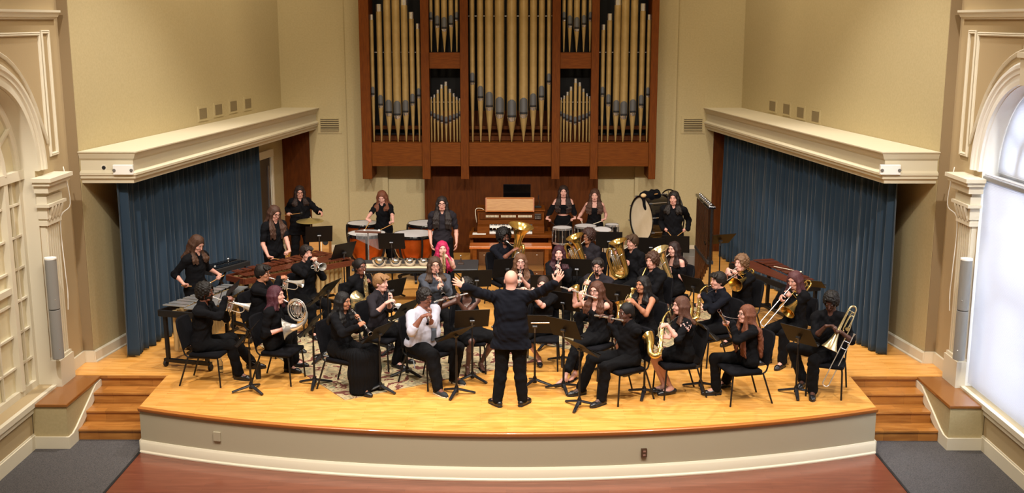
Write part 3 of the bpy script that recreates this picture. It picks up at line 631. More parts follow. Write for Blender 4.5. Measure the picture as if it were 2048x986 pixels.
# ================================================================ KEYBOARD PERCUSSION
def keyboard(name,label,cat,p0,p1,w0,w1,z,n,bm,frame,res=None,flip=1,castor=True):
    """long axis p0->p1 (low end at p0), width w0 at p0 to w1 at p1, player on the flip side"""
    a=Vector((*p0,0));b=Vector((*p1,0)); L=(b-a).length; rz=math.atan2((b-a).y,(b-a).x)
    t=thing(name,label,cat,a,rz)
    def wd(x): return w0+(w1-w0)*x/L
    f=flip
    m=MB()
    for sgn in (-.5,.5): m.bar((0,sgn*w0,z-.08),(L,sgn*w1,z-.08),.03,.09)
    m.bar((0,-w0/2,z-.08),(0,w0/2,z-.08),.04,.09); m.bar((L,-w1/2,z-.08),(L,w1/2,z-.08),.04,.09)
    m.bar((0,0,z-.07),(L,0,z-.07),.03,.05)
    build('frame',m,frame,t,smooth=False,bevel=.004)
    proto=build('bar',MB().box(-.5,.5,-.5,.5,-.006,.006),bm,t,smooth=False)
    pr2=None; bars=[]
    for i in range(n):
        x=.04+(L-.08)*(i+.5)/n; W=(L-.08)/n*.78; ln=wd(x)*(.50-.12*i/n)
        o=proto if i==0 else proto.copy(); 
        if i: COL.objects.link(o); o.parent=t
        o.location=(x,-f*wd(x)*.24,z); o.scale=(W,ln,1)
    pat=[0,1,3,4,5]
    for i in range(n-1):
        if i%7 in pat:
            x=.04+(L-.08)*(i+1)/n; W=(L-.08)/n*.78; ln=wd(x)*(.46-.12*i/n)
            o=proto.copy(); COL.objects.link(o); o.parent=t; o.location=(x,f*wd(x)*.24,z+.02); o.scale=(W,ln,1)
    if res:
        for sgn in (-1,1):
            m=MB()
            for i in range(0,n,2):
                x=.04+(L-.08)*(i+1)/n; r=(L-.08)/n*.78; dpt=.58-.42*i/n
                m.tube([(x,sgn*wd(x)*.24,z-.05),(x,sgn*wd(x)*.24,z-.05-dpt)],r,12)
            build('resonator_bank',m,res,t)
    for x,w_ in ((.06,w0),(L-.06,w1)):
        m=MB()
        for sg in (-1,1): m.bar((x,sg*w_*.4,.10),(x,sg*w_*.42,z-.1),.05,.05)
        m.bar((x,-w_*.48,.10),(x,w_*.48,.10),.06,.05)
        build('end_frame',m,'black',t,smooth=False,bevel=.004)
    build('cross_brace',MB().bar((.06,0,.22),(L-.06,0,.22),.03,.04),'black',t,smooth=False)
    if castor:
        for x,w_ in ((.06,w0),(L-.06,w1)):
            for sg in (-1,1):
                m=MB().lathe([(.0,-.018),(.045,-.018),(.05,-.01),(.05,.01),(.045,.018),(0,.018)],16,(x,sg*w_*.46,.051),(0,1,0)); build('castor',m,'blackm',t)
    return t
vb=keyboard('vibraphone','silver barred vibraphone at the left edge of the stage','vibraphone',(-4.55,15.15),(-4.13,16.6),.78,.46,.88,34,'alu','black','gold',flip=1)
mb_=keyboard('marimba','long marimba with rosewood bars and gold resonators on the left','marimba',(-2.98,18.72),(-4.3,17.15),.92,.46,.92,42,'rose','rose','gold',flip=-1)
xb=keyboard('xylophone','rosewood barred keyboard standing before the right curtain','xylophone',(4.05,18.45),(4.55,16.75),.78,.5,.88,32,'rose','black',None,flip=1)
for (a_,b_) in (((4.28,17.75,.93),(4.62,17.35,.93)),):
    m=MB().tube([a_,b_],.005,6); m.ell(b_,(.015,.015,.015)); tag(build('mallet',m,'trim'),'pale mallet lying across the right rosewood keyboard','mallet')
for xy in (((-4.80,15.5,.91),(-4.55,15.7,.91)),):
    pass
# black covered glockenspiel table
t=thing('bell_case','black instrument case with round silver knobs on a stand behind the vibraphone','case',(-4.70,17.9,0),R(62))
build('case_tray',MB().box(-.45,.45,-.2,.2,.84,.92),'blackm',t,smooth=False,bevel=.01)
m=MB()
for i in range(14): m.box(-.42+i*.06,-.38+i*.06,-.17,-.01 - .003*i,.92,.93); 
for i in range(13): m.box(-.39+i*.06,-.355+i*.06,.01,.15-.003*i,.93,.94)
build('bars',m,'blackg',t,smooth=False)
m=MB()
for x,y in ((-.3,-.12),(.25,.1)): m.ell((x,y,.955),(.022,.022,.022))
build('knob',m,'tin',t)
m=MB()
for s in (-1,1): m.bar((s*.35,-.18,0),(-s*.35,-.18,.84),.025,.025); m.bar((s*.35,.18,0),(-s*.35,.18,.84),.025,.025)
build('stand_legs',m,'black',t,smooth=False)
# ---------------------------------------------------------------- timpani
def timpano(label,c,d,z=.86):
    t=thing('timpano',label,'kettledrum',(c[0],c[1],0),random.uniform(0,1)); r=d/2
    build('bowl',MB().lathe([(r*.99,z-.05),(r*.97,z-.16),(r*.9,z-.32),(r*.72,z-.46),(r*.4,z-.56),(0,z-.6)],36),'copper',t)
    build('drum_head',MB().lathe([(0,z+.004),(r*.5,z+.005),(r*.97,z+.002),(r*.99,z-.02)],40),'head',t)
    build('hoop',MB().lathe([(r*.965,z-.005),(r*.97,z+.008),(r*1.0,z+.008),(r*1.03,z-.01),(r*1.03,z-.05),(r*.99,z-.055)],40),'blackg',t)
    for k in range(6):
        a_=PI/3*k+.3; c_,s_=math.cos(a_),math.sin(a_)
        m=MB().tube([(r*1.05*c_,r*1.05*s_,z+.0),(r*1.06*c_,r*1.06*s_,z-.2),(r*.93*c_,r*.93*s_,z-.42),(r*.55*c_,r*.55*s_,z-.64),(.08*c_,.08*s_,.14)],[.018,.02,.024,.024,.02],8,smooth=4); build('strut',m,'black',t)
        m=MB().lathe([(.0,0),(.014,0),(.014,.07),(0,.072)],10,(r*1.045*c_,r*1.045*s_,z-.07)); build('tension_lug',m,'chrome',t)
    m=MB()
    for k in range(3):
        a_=2*PI/3*k; m.tube([(0,0,.16),(.3*math.cos(a_),.3*math.sin(a_),.07)],.025,8); m.lathe([(0,-.02),(.04,-.02),(.04,.02),(0,.02)],12,(.33*math.cos(a_),.33*math.sin(a_),.042),(math.sin(a_),-math.cos(a_),0))
    m.lathe([(0,.1),(.1,.1),(.08,.2),(0,.22)],16); build('base',m,'black',t)
    m=MB().box(-.05,.05,-r-.2,-r*.5,.03,.06); build('pedal',m,'chrome',t,smooth=False,bevel=.005)
    return t
timpano('copper timpano with white head, front left of the four',atz(733.6,466,.90)[:2],.72,.90)
timpano('copper timpano behind and left of the timpanist, nearest the wall',atz(725.7,446,.92)[:2],.62,.92)
timpano('largest copper timpano, front right, beside the man in a grey shirt',atz(829,467,.90)[:2],.80,.90)
timpano('copper timpano farthest right, against the brown panelling',atz(852,446,.92)[:2],.72,.92)
# wind chimes on a stand
cp=atz(735,478,.88)
cy=19.55; cL=aty(710,465,cy);cR=aty(762,470,cy)
t=thing('bar_chimes','silver bar chimes hanging from a wooden rail on a chrome stand','bar chimes',((cL.x+cR.x)/2,cy,0))
hw=(cR.x-cL.x)/2; zt=cL.z+.02
build('rail',MB().bar((-hw,0,zt),(hw,0,zt-.02),.05,.035),mat('rail wood','#5a3526',.4),t,smooth=False,bevel=.005)
m=MB()
for i in range(30):
    x=-hw*.9+hw*1.8*i/29; m.tube([(x,0,zt-.05),(x,0,zt-.14-.20*i/29)],.0042,6)
build('chime_rods',m,'alu',t)
m=MB().tube([(0,0,zt),(0,0,.3)],.014,8)
for k in range(3):
    a_=2*PI/3*k+.4; m.tube([(0,0,.45),(.28*math.cos(a_),.28*math.sin(a_),.01)],.009,6)
build('tripod',m,'chrome',t)
# ---------------------------------------------------------------- table with bowls
tl=Vector((-2.62,18.35,0)); t=thing('folding_table','long black folding table with steel bowls on a pale mat','table',((-2.62-.58)/2,18.75,0),R(1)); hw=1.06
build('tabletop',MB().box(-hw,hw,-.38,.38,.70,.74),mat('black table top','#2c2d30',.5),t,smooth=False,bevel=.012)
build('apron',MB().box(-hw+.04,hw-.04,-.34,.34,.66,.70),'blackm',t,smooth=False)
for x in (-.85,.85):
    for y in (-.28,.28): build('leg',MB().bar((x,y,0),(x,y,.68),.03,.03),'black',t,smooth=False)
    build('leg_stretcher',MB().bar((x,-.28,.12),(x,.28,.12),.02,.02),'black',t,smooth=False)
    for y in (-.28,.28): build('brace',MB().bar((x,y,.35),(x-math.copysign(.35,x),y,.67),.015,.015),'black',t,smooth=False)
o=tag(build('table_mat',MB().box(-.62,.62,-.13,.17,0,.012),mat('pale mat','#d9c2a2',.8),smooth=False),'pale beige mat under the steel bowls','mat'); o.location=(-1.93,18.56,.741)
bp=[(756,527,.135),(790,524,.12),(819,522.5,.115),(847,521,.11)]
for i,(px,py,r) in enumerate(bp):
    c=atz(px,py+8,.79); o=tag(build('steel_bowl',MB().lathe([(r*.42,0),(r*.7,r*.25),(r*.93,r*.65),(r,r*1.0),(r*1.06,r*1.02),(r*1.06,r*1.0),(r*.96,r*.95),(r*.9,r*.66),(r*.66,r*.3),(r*.4,.01),(0,.008)],32),mat('mixing bowl steel','#c9c9cb',.14,metal=1)),
      ['largest shiny steel bowl, leftmost on the pale mat','shiny steel bowl second from the left on the mat','shiny steel bowl third from the left on the mat','smallest shiny steel bowl, rightmost on the mat'][i],'bowl','steel bowls on the table'); o.location=(c.x,18.52+.02*i,.754)
o=tag(build('napkin',MB().box(-.10,.10,-.09,.09,0,.006),'paper',smooth=False),'white folded paper at the left end of the table','paper'); o.location=(-2.35,18.62,.742); o.rotation_euler=(0,0,.2)
t=thing('hand_cowbell','small brown percussion block on the right end of the table','percussion block',(-.84,18.75,.74)); build('body',MB().box(-.05,.05,-.05,.05,0,.03).lathe([(.015,.03),(.012,.11),(0,.115)],10),mat('block brown','#3a2a22',.5),t,smooth=False,bevel=.006); build('knob',MB().ell((0,0,.15),(.016,.016,.016)),'tin',t)
# ---------------------------------------------------------------- drums
def drum(name,label,cat,c,d,h,z,shell,tilt=0,headm='head'):
    t=thing(name,label,cat,(c[0],c[1],0)); r=d/2; ax=(math.sin(tilt)*.3,-math.sin(tilt),math.cos(tilt))
    C=Vector((0,0,z)); A=Vector(ax).normalized()
    build('shell',MB().lathe([(r*.97,-h),(r*.97,-.01)],36,C,A),shell,t)
    build('drum_head',MB().lathe([(0,.003),(r*.96,.002),(r*.985,-.008)],36,C,A),headm,t)
    for dz in (0,-h+.02): build('hoop',MB().lathe([(r*.97,.006+dz),(r*1.02,.008+dz),(r*1.03,-.03+dz),(r*.98,-.032+dz)],36,C,A),'chrome',t)
    x=A.cross(Vector((0,1,.1))).normalized(); y=A.cross(x)
    for k in range(8):
        a_=PI/4*k; q=C+(x*math.cos(a_)+y*math.sin(a_))*r*1.03; m=MB().tube([q-A*.02,q-A*(h-.02)],.006,6); m.obox(q-A*h*.5-(x*math.cos(a_)+y*math.sin(a_))*.004,A*.02,x*.01,y*.01); build('tension_rod',m,'chrome',t)
    m=MB().tube([(0,0,z-h-.0),(0,0,.35)],.014,8)
    for k in range(3):
        a_=2*PI/3*k+.5; m.tube([(0,0,.45),(.3*math.cos(a_),.3*math.sin(a_),.015)],.011,6); m.tube([(0,0,z-h-.12),(r*.8*math.cos(a_),r*.8*math.sin(a_),z-h-.01)],.008,6)
    build('tripod_stand',m,'chrome',t); return t
drum('field_drum','deep black field drum before the woman in an off-shoulder top','drum',atz(1124.6,455,.95)[:2],.37,.30,.95,'blackg')
drum('snare_drum','white headed snare drum before the woman in a tank top','drum',atz(1171,451.5,.96)[:2],.42,.16,.96,'blackg')
drum('tom_drum','black tom drum right of the snare drum, nearer of the two','drum',atz(1206,459,.92)[:2],.33,.2,.92,'blackg',tilt=.15)
drum('small_tom','small black and chrome tom at the right of the drum set','drum',atz(1224,449,.95)[:2],.27,.2,.95,'blackg')
for p0,p1,l,mm in (((1096,441),(1120,452),'dark drumstick in the left hand of the off-shoulder drummer','blackm'),((1147,440),(1124,452),'dark drumstick in the right hand of the off-shoulder drummer','blackm')):
    pass
# bass drum on suspended frame, coat over it
bc=aty(1285,438,21.3); t=thing('bass_drum','large bass drum standing on edge with white head and black hoops','bass drum',(bc.x,bc.y,bc.z)); 
A=Vector((-.916,-.40,.0)).normalized(); r=.45
build('shell',MB().lathe([(r*.97,-.48),(r*.97,0)],48,ax=A),'blackg',t); build('drum_head',MB().lathe([(0,.012),(r*.96,.008),(r*.97,-.01)],48,ax=A),mat('calfskin head','#d9cfb8',.6,color2='#c9bda2',cscale=3),t)
for dz in (0,-.48): build('hoop',MB().lathe([(r*.93,dz+.02),(r*.935,dz+.03),(r*1.02,dz+.03),(r*1.03,dz-.03),(r*.98,dz-.035)],48,ax=A),'blackg',t)
x=A.cross(Vector((0,0,1))).normalized(); y=A.cross(x)
for k in range(10): a_=2*PI*k/10+.2; q=(x*math.cos(a_)+y*math.sin(a_))*r*1.05; m=MB().tube([q+A*.03,q-A*.5],.007,6); m.obox(q+A*.01,A*.03,x*.012,y*.012); build('tension_rod',m,'chrome',t)
t=thing('bass_drum_stand','black ring stand with spokes holding the bass drum','drum stand',(bc.x,bc.y,bc.z))
q=-A*.62; m=MB(); rr=.50
m.tube([q+(x*math.cos(2*PI*k/40)+Vector((0,0,1))*math.sin(2*PI*k/40))*rr+Vector((0,0,.03)) for k in range(40)],.014,8,closed=True)
for k in range(6): a_=PI*k/3+.3; m.tube([q+Vector((0,0,.03)),q+(x*math.cos(a_)+Vector((0,0,1))*math.sin(a_))*rr+Vector((0,0,.03))],.006,6)
for s in (-1,1):
    m.tube([q+x*s*.3+Vector((0,0,-.38)),q+x*s*.36+Vector((0,0,.02-bc.z))],.016,8); m.tube([x*s*.3+A*.05+Vector((0,0,-.47)),x*s*.36+A*.1+Vector((0,0,.02-bc.z))],.016,8)
    m.tube([q+x*s*.36+Vector((0,0,.03-bc.z)),x*s*.36+A*.1+Vector((0,0,.03-bc.z))],.016,8); m.tube([q+x*s*.3+Vector((0,0,-.38)),x*s*.3+A*.05+Vector((0,0,-.47))],.012,8)
build('ring_frame',m,'black',t)
# tubular bells
t=thing('tubular_bells','tall tubular bells with bronze tubes in a black frame, right of the bass drum','tubular bells'); 
pa=Vector((3.55,20.55,0)); pb=Vector((3.42,18.95,0)); pb=Vector((3.30,18.75,0))
pa=aty(1398,392,20.1); pb=aty(1424,414,18.7); ha,hb=pa.z,pb.z; hz_=(ha+hb)/2
pa=Vector((pa.x,pa.y,0));pb=Vector((pb.x,pb.y,0)); d=(pb-pa).normalized(); nn_=Vector((-d.y,d.x,0)); L=(pb-pa).length
m=MB()
for p in (pa,pb): m.bar(p+Vector((0,0,.05)),p+Vector((0,0,hz_)),.035,.035); m.bar(p-nn_*.28+Vector((0,0,.04)),p+nn_*.28+Vector((0,0,.04)),.06,.05)
m.bar(pa+Vector((0,0,.25)),pb+Vector((0,0,.25)),.03,.05); build('frame',m,'black',t,smooth=False,bevel=.004)
m=MB().bar(pa+Vector((0,0,hz_))-d*.03,pb+Vector((0,0,hz_))+d*.03,.12,.05); build('top_rail',m,'blackg',t,smooth=False,bevel=.006)
m=MB().bar(pa+Vector((0,0,.78)),pb+Vector((0,0,.78)),.11,.06); build('damper_rail',m,'blackm',t,smooth=False,bevel=.006)
chm=mat('bronze tube','#7a5a44',.25,metal=.9)
for k in range(18):
    row=k%2; p=pa+d*(.08+(L-.16)*k/17)+nn_*(.035 if row else -.035); ln=min(hz_-.12,1.65-.045*k)/.9
    m=MB().tube([p+Vector((0,0,hz_-.04)),p+Vector((0,0,hz_-.04-ln*.9))],.017,10); build('bell_tube',m,chm,t)
m=MB()
for k in range(9): p=pa+d*(.1+(L-.2)*k/8); m.ell(p+Vector((0,0,hz_+.04)),(.018,.018,.018))
build('tube_cap',m,'chrome',t)
# box with hole, carpeted riser
pc=aty(644,492,20.4)
t=thing('wooden_box_drum','pale wooden box drum with a round sound hole beyond the marimba','box drum',(-3.48,20.35,0)); build('box',MB().box(-.22,.14,-.15,.15,0,.97),'oak',t,smooth=False,bevel=.004); m=MB(); m.lathe([(.0,0),(.055,0),(.055,.003),(.0,.004)],20,(.08,-.152,.84),(0,-1,0)); build('sound_hole',m,'blackm',t); build('frame_strip',MB().box(.0,.012,-.153,-.15,0,.97),'trim',t,smooth=False)
t=thing('riser','low grey carpeted riser beneath the tubular bells','riser',(3.35,21.9,0)); build('riser_box',MB().box(-.5,.45,-.35,.35,0,.30),mat('riser carpet','#77736e',.95),t,smooth=False,bevel=.01); build('riser_edge',MB().box(-.51,.46,-.36,-.35,0,.10),'blackm',t,smooth=False)
# ================================================================ CHAIRS AND STANDS
def make_chair():
    t=thing('orchestra_chair','x','chair')
    m=MB(); pr=[(-.235,.0),(-.235,.235),(-.20,.25),(.20,.25),(.235,.235),(.235,0),(.21,-.2),(-.21,-.2)]
    m.prism([(x,y+.02) for x,y in pr],.405,.455); build('seat',m,'seat',t,bevel=.018)
    vs=[];N=8;H=8;m=MB()
    for side in (0,1):
        for j in range(H+1):
            h=j/H; z=.50+.40*h; w=.22-(.045*max(0,(h-.6)/.4)**2)
            for k in range(N+1):
                u=-1+2*k/N; vs.append((u*w,-.225-.10*h-.03*(1-u*u)-.04*side*(1-.3*abs(u)),z))
    n1=(N+1)*(H+1); fs=[]
    for j in range(H):
        for k in range(N):
            i=j*(N+1)+k; fs.append((i,i+1,i+N+2,i+N+1)); fs.append((n1+i+N+1,n1+i+N+2,n1+i+1,n1+i))
    bd=[k for k in range(N+1)]+[j*(N+1)+N for j in range(1,H+1)]+[H*(N+1)+k for k in range(N-1,-1,-1)]+[j*(N+1) for j in range(H-1,0,-1)]
    for a_,b_ in zip(bd,bd[1:]+bd[:1]): fs.append((b_,a_,n1+a_,n1+b_))
    m.add(vs,fs); build('backrest',m,'seat',t,bevel=.012)
    for s in (-1,1):
        build('leg',MB().tube([(s*.20,.22,.40),(s*.215,.235,.36),(s*.225,.26,.0)],.012,8,smooth=3),'black',t)
        build('leg',MB().tube([(s*.20,-.19,.40),(s*.215,-.22,.30),(s*.23,-.32,.0)],.012,8,smooth=3),'black',t)
        build('back_post',MB().tube([(s*.20,-.16,.40),(s*.205,-.23,.44),(s*.20,-.27,.62),(s*.18,-.33,.86)],.011,8,smooth=3),'black',t)
    m=MB().bar((-.2,.2,.398),(.2,.2,.398),.02,.015); m.bar((-.2,-.17,.398),(.2,-.17,.398),.02,.015)
    for s in (-1,1): m.bar((s*.2,-.17,.398),(s*.2,.2,.398),.02,.015)
    build('seat_frame',m,'black',t,smooth=False); return t
chair0=make_chair(); chair_used=[False]
def put_chair(loc,rz,label):
    if not chair_used[0]:
        chair_used[0]=True; o=chair0; o.location=loc; o.rotation_euler=(0,0,rz)
    else: o=dup(chair0,None,loc,rz)
    return tag(o,label,'chair','black chairs of the band')
def stand(px,py,z,phi,label,tilt=35,paper=None,w=.47,base=0,yaw=0,rzb=None):
    """desk centre seen at px,py, height z; the sheet side faces azimuth phi (0 = away from the camera side -> towards camera)"""
    c=atz(px,py,z); rz=R(phi)+PI
    t=thing('music_stand',label,'music stand',(c.x,c.y,base),rz,'black music stands'); z-=base
    # local +y is the side the reader sits on
    tl=R(tilt); up=Vector((0,-math.sin(tl),math.cos(tl))); nrm=Vector((0,math.cos(tl),math.sin(tl))); h=.16
    C=Vector((0,0,z)); m=MB()
    m.obox(C,(w/2,0,0),nrm*.003,up*h); m.obox(C-up*h+nrm*.025,(w/2,0,0),nrm*.028,up*.003); m.obox(C-up*(h-.008)+nrm*.052,(w/2,0,0),nrm*.002,up*.010)
    build('desk',m,mat('stand desk','#120e0c',.5,spec=.25),t,smooth=False)
    m=MB().tube([(0,0,.05),(0,0,z-.10)],.011,8); m.tube([(0,0,.05),(0,0,.55)],.015,8); build('pole',m,'black',t)
    m=MB().lathe([(0,-.03),(.02,-.03),(.02,.03),(0,.03)],12,C-nrm*.03-up*.02,(1,0,0)); m.tube([C-nrm*.03-up*.02,(0,0,z-.12)],.014,8); build('tilt_knuckle',m,mat('knuckle','#55565a',.3,metal=.8),t)
    build('hub',MB().lathe([(0,.04),(.028,.04),(.03,.10),(.02,.13),(0,.13)],12),'black',t)
    rb=rzb if rzb is not None else .5
    for k in range(3):
        a_=2*PI/3*k+rb; c_,s_=math.cos(a_),math.sin(a_)
        build('leg',MB().tube([(0,0,.09),(.10*c_,.10*s_,.06),(.25*c_,.25*s_,.018)],[.018,.018,.014],8,sx=1.4,smooth=3),mat('stand foot','#1c1d22',.35),t)
    if paper:
        for k in range(paper):
            x=(-.11+.22*k) if paper>1 else 0
            o=tag(build('sheet_music',MB().obox((0,0,0),(.105,0,0),(0,.0008,0),(0,0,.145)),'paper',smooth=False),'white sheet music on the '+label.replace('black music stand ','stand '),'sheet music','sheet music on the stands')
            o.matrix_world=Matrix.Translation((c.x,c.y,base))@Matrix.Rotation(rz,4,'Z')@Matrix.Translation(C-up*.012+nrm*.0055+Vector((x,0,0)))@Matrix.Rotation(tl,4,'X')
    return t
# ================================================================ SIGNED DISTANCE BODIES
V=lambda *a: np.array(a,dtype=np.float32)
def nrm(a): a=np.asarray(a,dtype=np.float32); return a/max(1e-9,float(np.linalg.norm(a)))
class SD:
    def __init__(s,h): s.p=[]; s.h=h; s.disp=None; s.post=[]
    def cone(s,a,b,r1,r2,k=.02,op=1,flat=None):
        s.p.append(('c',V(*a),V(*b),r1,r2,k,op,flat)); return s
    def ell(s,c,r,k=.02,op=1,rot=None):
        s.p.append(('e',V(*c),V(*r),0,0,k,op,rot)); return s
    def chain(s,pts,rs,k=.015,op=1):
        for i in range(len(pts)-1): s.cone(pts[i],pts[i+1],rs[i],rs[i+1],k,op)
        return s
    def plane(s,n,d): s.post.append((nrm(n),d)); return s     # keep n.p < d
    def mesh(s,name):
        los=[];his=[]
        for t,a,b,r1,r2,k,op,x in s.p:
            if op<0: continue
            if t=='c': q=max(r1,r2); los.append(np.minimum(a,b)-q); his.append(np.maximum(a,b)+q)
            else: q=float(b.max()) if x is not None else b; los.append(a-q); his.append(a+q)
        lo=np.min(los,0)-.03; hi=np.max(his,0)+.03; h=s.h
        n=np.ceil((hi-lo)/h).astype(int)+1
        f=np.full(n,.2,dtype=np.float32)
        ax=[lo[i]+h*np.arange(n[i],dtype=np.float32) for i in range(3)]
        for t,a,b,r1,r2,k,op,x in s.p:
            m=k+.03
            if t=='c': q=max(r1,r2)+m; l=np.minimum(a,b)-q; u=np.maximum(a,b)+q
            else: q=(float(b.max()) if x is not None else b)+m; l=a-q;u=a+q
            i0=np.clip(np.floor((l-lo)/h).astype(int),0,n); i1=np.clip(np.ceil((u-lo)/h).astype(int)+1,0,n)
            if (i1<=i0).any(): continue
            X,Y,Z=np.meshgrid(ax[0][i0[0]:i1[0]],ax[1][i0[1]:i1[1]],ax[2][i0[2]:i1[2]],indexing='ij',sparse=True)
            if t=='c':
                ba=b-a; L=float(ba@ba)+1e-12; px,py,pz=X-a[0],Y-a[1],Z-a[2]
                tt=np.clip((px*ba[0]+py*ba[1]+pz*ba[2])/L,0,1)
                qx,qy,qz=px-tt*ba[0],py-tt*ba[1],pz-tt*ba[2]
                if x is not None:
                    fn,fs=x; dd=(qx*fn[0]+qy*fn[1]+qz*fn[2])*(fs-1); qx=qx+dd*fn[0];qy=qy+dd*fn[1];qz=qz+dd*fn[2]
                d=np.sqrt(qx*qx+qy*qy+qz*qz)-(r1+(r2-r1)*tt)
            else:
                px,py,pz=X-a[0],Y-a[1],Z-a[2]
                if x is not None:
                    R_=np.asarray(x,dtype=np.float32); px,py,pz=(px*R_[0,0]+py*R_[1,0]+pz*R_[2,0],px*R_[0,1]+py*R_[1,1]+pz*R_[2,1],px*R_[0,2]+py*R_[1,2]+pz*R_[2,2])
                k0=np.sqrt((px/b[0])**2+(py/b[1])**2+(pz/b[2])**2); k1=np.sqrt((px/b[0]**2)**2+(py/b[1]**2)**2+(pz/b[2]**2)**2)+1e-6
                d=k0*(k0-1)/k1
            v=f[i0[0]:i1[0],i0[1]:i1[1],i0[2]:i1[2]]
            if op>0:
                hh=np.maximum(k-np.abs(v-d),0)/k; v[...]=np.minimum(v,d)-hh*hh*k*.25
            else:
                d=-d; hh=np.maximum(k-np.abs(v-d),0)/k; v[...]=np.maximum(v,d)+hh*hh*k*.25
        X,Y,Z=np.meshgrid(*ax,indexing='ij',sparse=True)
        if s.disp is not None: f+=s.disp(X,Y,Z).astype(np.float32)
        for nn,d in s.post: f=np.maximum(f,(X*nn[0]+Y*nn[1]+Z*nn[2]-d).astype(np.float32))
        f[0]=.1;f[-1]=.1;f[:,0]=.1;f[:,-1]=.1;f[:,:,0]=.1;f[:,:,-1]=.1
        return surfnet(f,lo,h,name)
def surfnet(f,lo,h,name):
    ins=f<0; nx,ny,nz=f.shape
    c=ins[:-1,:-1,:-1].astype(np.int8)
    for i,j,k in ((1,0,0),(0,1,0),(1,1,0),(0,0,1),(1,0,1),(0,1,1),(1,1,1)):
        c=c+ins[i:nx-1+i,j:ny-1+j,k:nz-1+k]
    act=(c>0)&(c<8); idx=np.argwhere(act); N=len(idx)
    me=bpy.data.meshes.new(name)
    if N==0: return me
    vid=np.full(act.shape,-1,dtype=np.int32); vid[act]=np.arange(N)
    C=[(i,j,k) for i in (0,1) for j in (0,1) for k in (0,1)]
    val=np.stack([f[idx[:,0]+i,idx[:,1]+j,idx[:,2]+k] for i,j,k in C],1)
    acc=np.zeros((N,3),np.float32);cnt=np.zeros(N,np.float32)
    for a in range(8):
        for b in range(a+1,8):
            if sum(abs(C[a][q]-C[b][q]) for q in range(3))!=1: continue
            va,vb=val[:,a],val[:,b]; mk=(va<0)!=(vb<0); t=np.where(mk,va/(va-vb+1e-12),0)[:,None]
            p=np.array(C[a],np.float32)+t*(np.array(C[b],np.float32)-np.array(C[a],np.float32)); acc+=p*mk[:,None]; cnt+=mk
    co_=lo+h*(idx+acc/np.maximum(cnt,1)[:,None])
    Q=[]
    for axis in range(3):
        sl0=[slice(None)]*3; sl1=[slice(None)]*3; sl0[axis]=slice(0,-1); sl1[axis]=slice(1,None)
        a,b=ins[tuple(sl0)],ins[tuple(sl1)]
        e=np.argwhere(a!=b); o1,o2=[(1,2),(2,0),(0,1)][axis]
        ok=(e[:,o1]>0)&(e[:,o2]>0)&(e[:,o1]<f.shape[o1]-1)&(e[:,o2]<f.shape[o2]-1); e=e[ok]
        def g(d1,d2):
            q=e.copy(); q[:,o1]-=d1; q[:,o2]-=d2; return vid[q[:,0],q[:,1],q[:,2]]
        quad=np.stack([g(1,1),g(0,1),g(0,0),g(1,0)],1); fl=~a[e[:,0],e[:,1],e[:,2]]; quad[fl]=quad[fl][:,::-1]; Q.append(quad)
    Q=np.concatenate(Q); Q=Q[(Q>=0).all(1)]
    me.vertices.add(N); me.vertices.foreach_set('co',co_.astype(np.float32).ravel())
    me.loops.add(len(Q)*4); me.loops.foreach_set('vertex_index',Q.astype(np.int32).ravel())
    me.polygons.add(len(Q)); me.polygons.foreach_set('loop_start',np.arange(0,len(Q)*4,4,dtype=np.int32)); me.polygons.foreach_set('loop_total',np.full(len(Q),4,dtype=np.int32))
    me.update(); me.validate(); return me
def fabric(name,c,rough=.9): return mat(name,c,rough,bump=.25,bscale=260,spec=.15)
BLK=fabric('black cotton','#08080c'); NAVY=fabric('navy black cotton','#0a0c15'); TRO=fabric('black trousers','#08080b'); CHAR=fabric('charcoal cotton','#201d22')
GREY=fabric('grey wool','#3d4049'); WHITE=fabric('white shirt cotton','#a6a6b4'); SHOE=mat('black leather shoe','#131317',.35); SOCK=fabric('black sock','#121216')
def hairmat(c):
    c='#%02x%02x%02x'%tuple(int(int(c[i:i+2],16)*.72) for i in (1,3,5))
    return mat('hair '+c,c,.6,spec=.3,bump=.5,bscale=60,stretch=(5,5,.8),color2='#%02x%02x%02x'%tuple(min(255,int(int(c[i:i+2],16)*1.3)+3) for i in (1,3,5)),cscale=40)
def rotm(ax,a): return np.array(Matrix.Rotation(a,3,ax),dtype=np.float32)
def hand(s,W,d,n,side,curl=(35,45,30),sc_=1.0,spread=.0,thumb=.6):
    d=nrm(d); n=nrm(np.asarray(n)-d*float(np.dot(n,d))); t=np.cross(d,n)*(1 if side>0 else -1)
    K=[W+d*(.088 if i in (1,2) else .083 if i==0 else .076)*sc_+t*(.026-.0175*i)*sc_ for i in range(4)]
    for i in range(4): s.cone(W+t*(.012-.008*i)*sc_,K[i],.0155*sc_,.0115*sc_,.012)
    for i in range(4):
        L=[.072,.080,.074,.058][i]*sc_; p=K[i]; ang=0; dd=nrm(d+t*spread*(1.5-i)*.45)
        for j,(fr,rr0,rr1) in enumerate(((.45,.0098,.0088),(.30,.0088,.0080),(.25,.0080,.0068))):
            ang+=R(curl[j]*(1+.08*i)); v=dd*math.cos(ang)+n*math.sin(ang); q=p+v*L*fr; s.cone(p,q,rr0*sc_,rr1*sc_,.004); p=q
    b=W+d*.022*sc_+t*.020*sc_; v=nrm(d*.65+t*(.45+thumb*.5)+n*.35); q=b+v*.042*sc_; s.cone(b,q,.0135*sc_,.0115*sc_,.010)
    v2=nrm(v+n*.35+d*.25); s.cone(q,q+v2*.034*sc_,.011*sc_,.0085*sc_,.005); return t
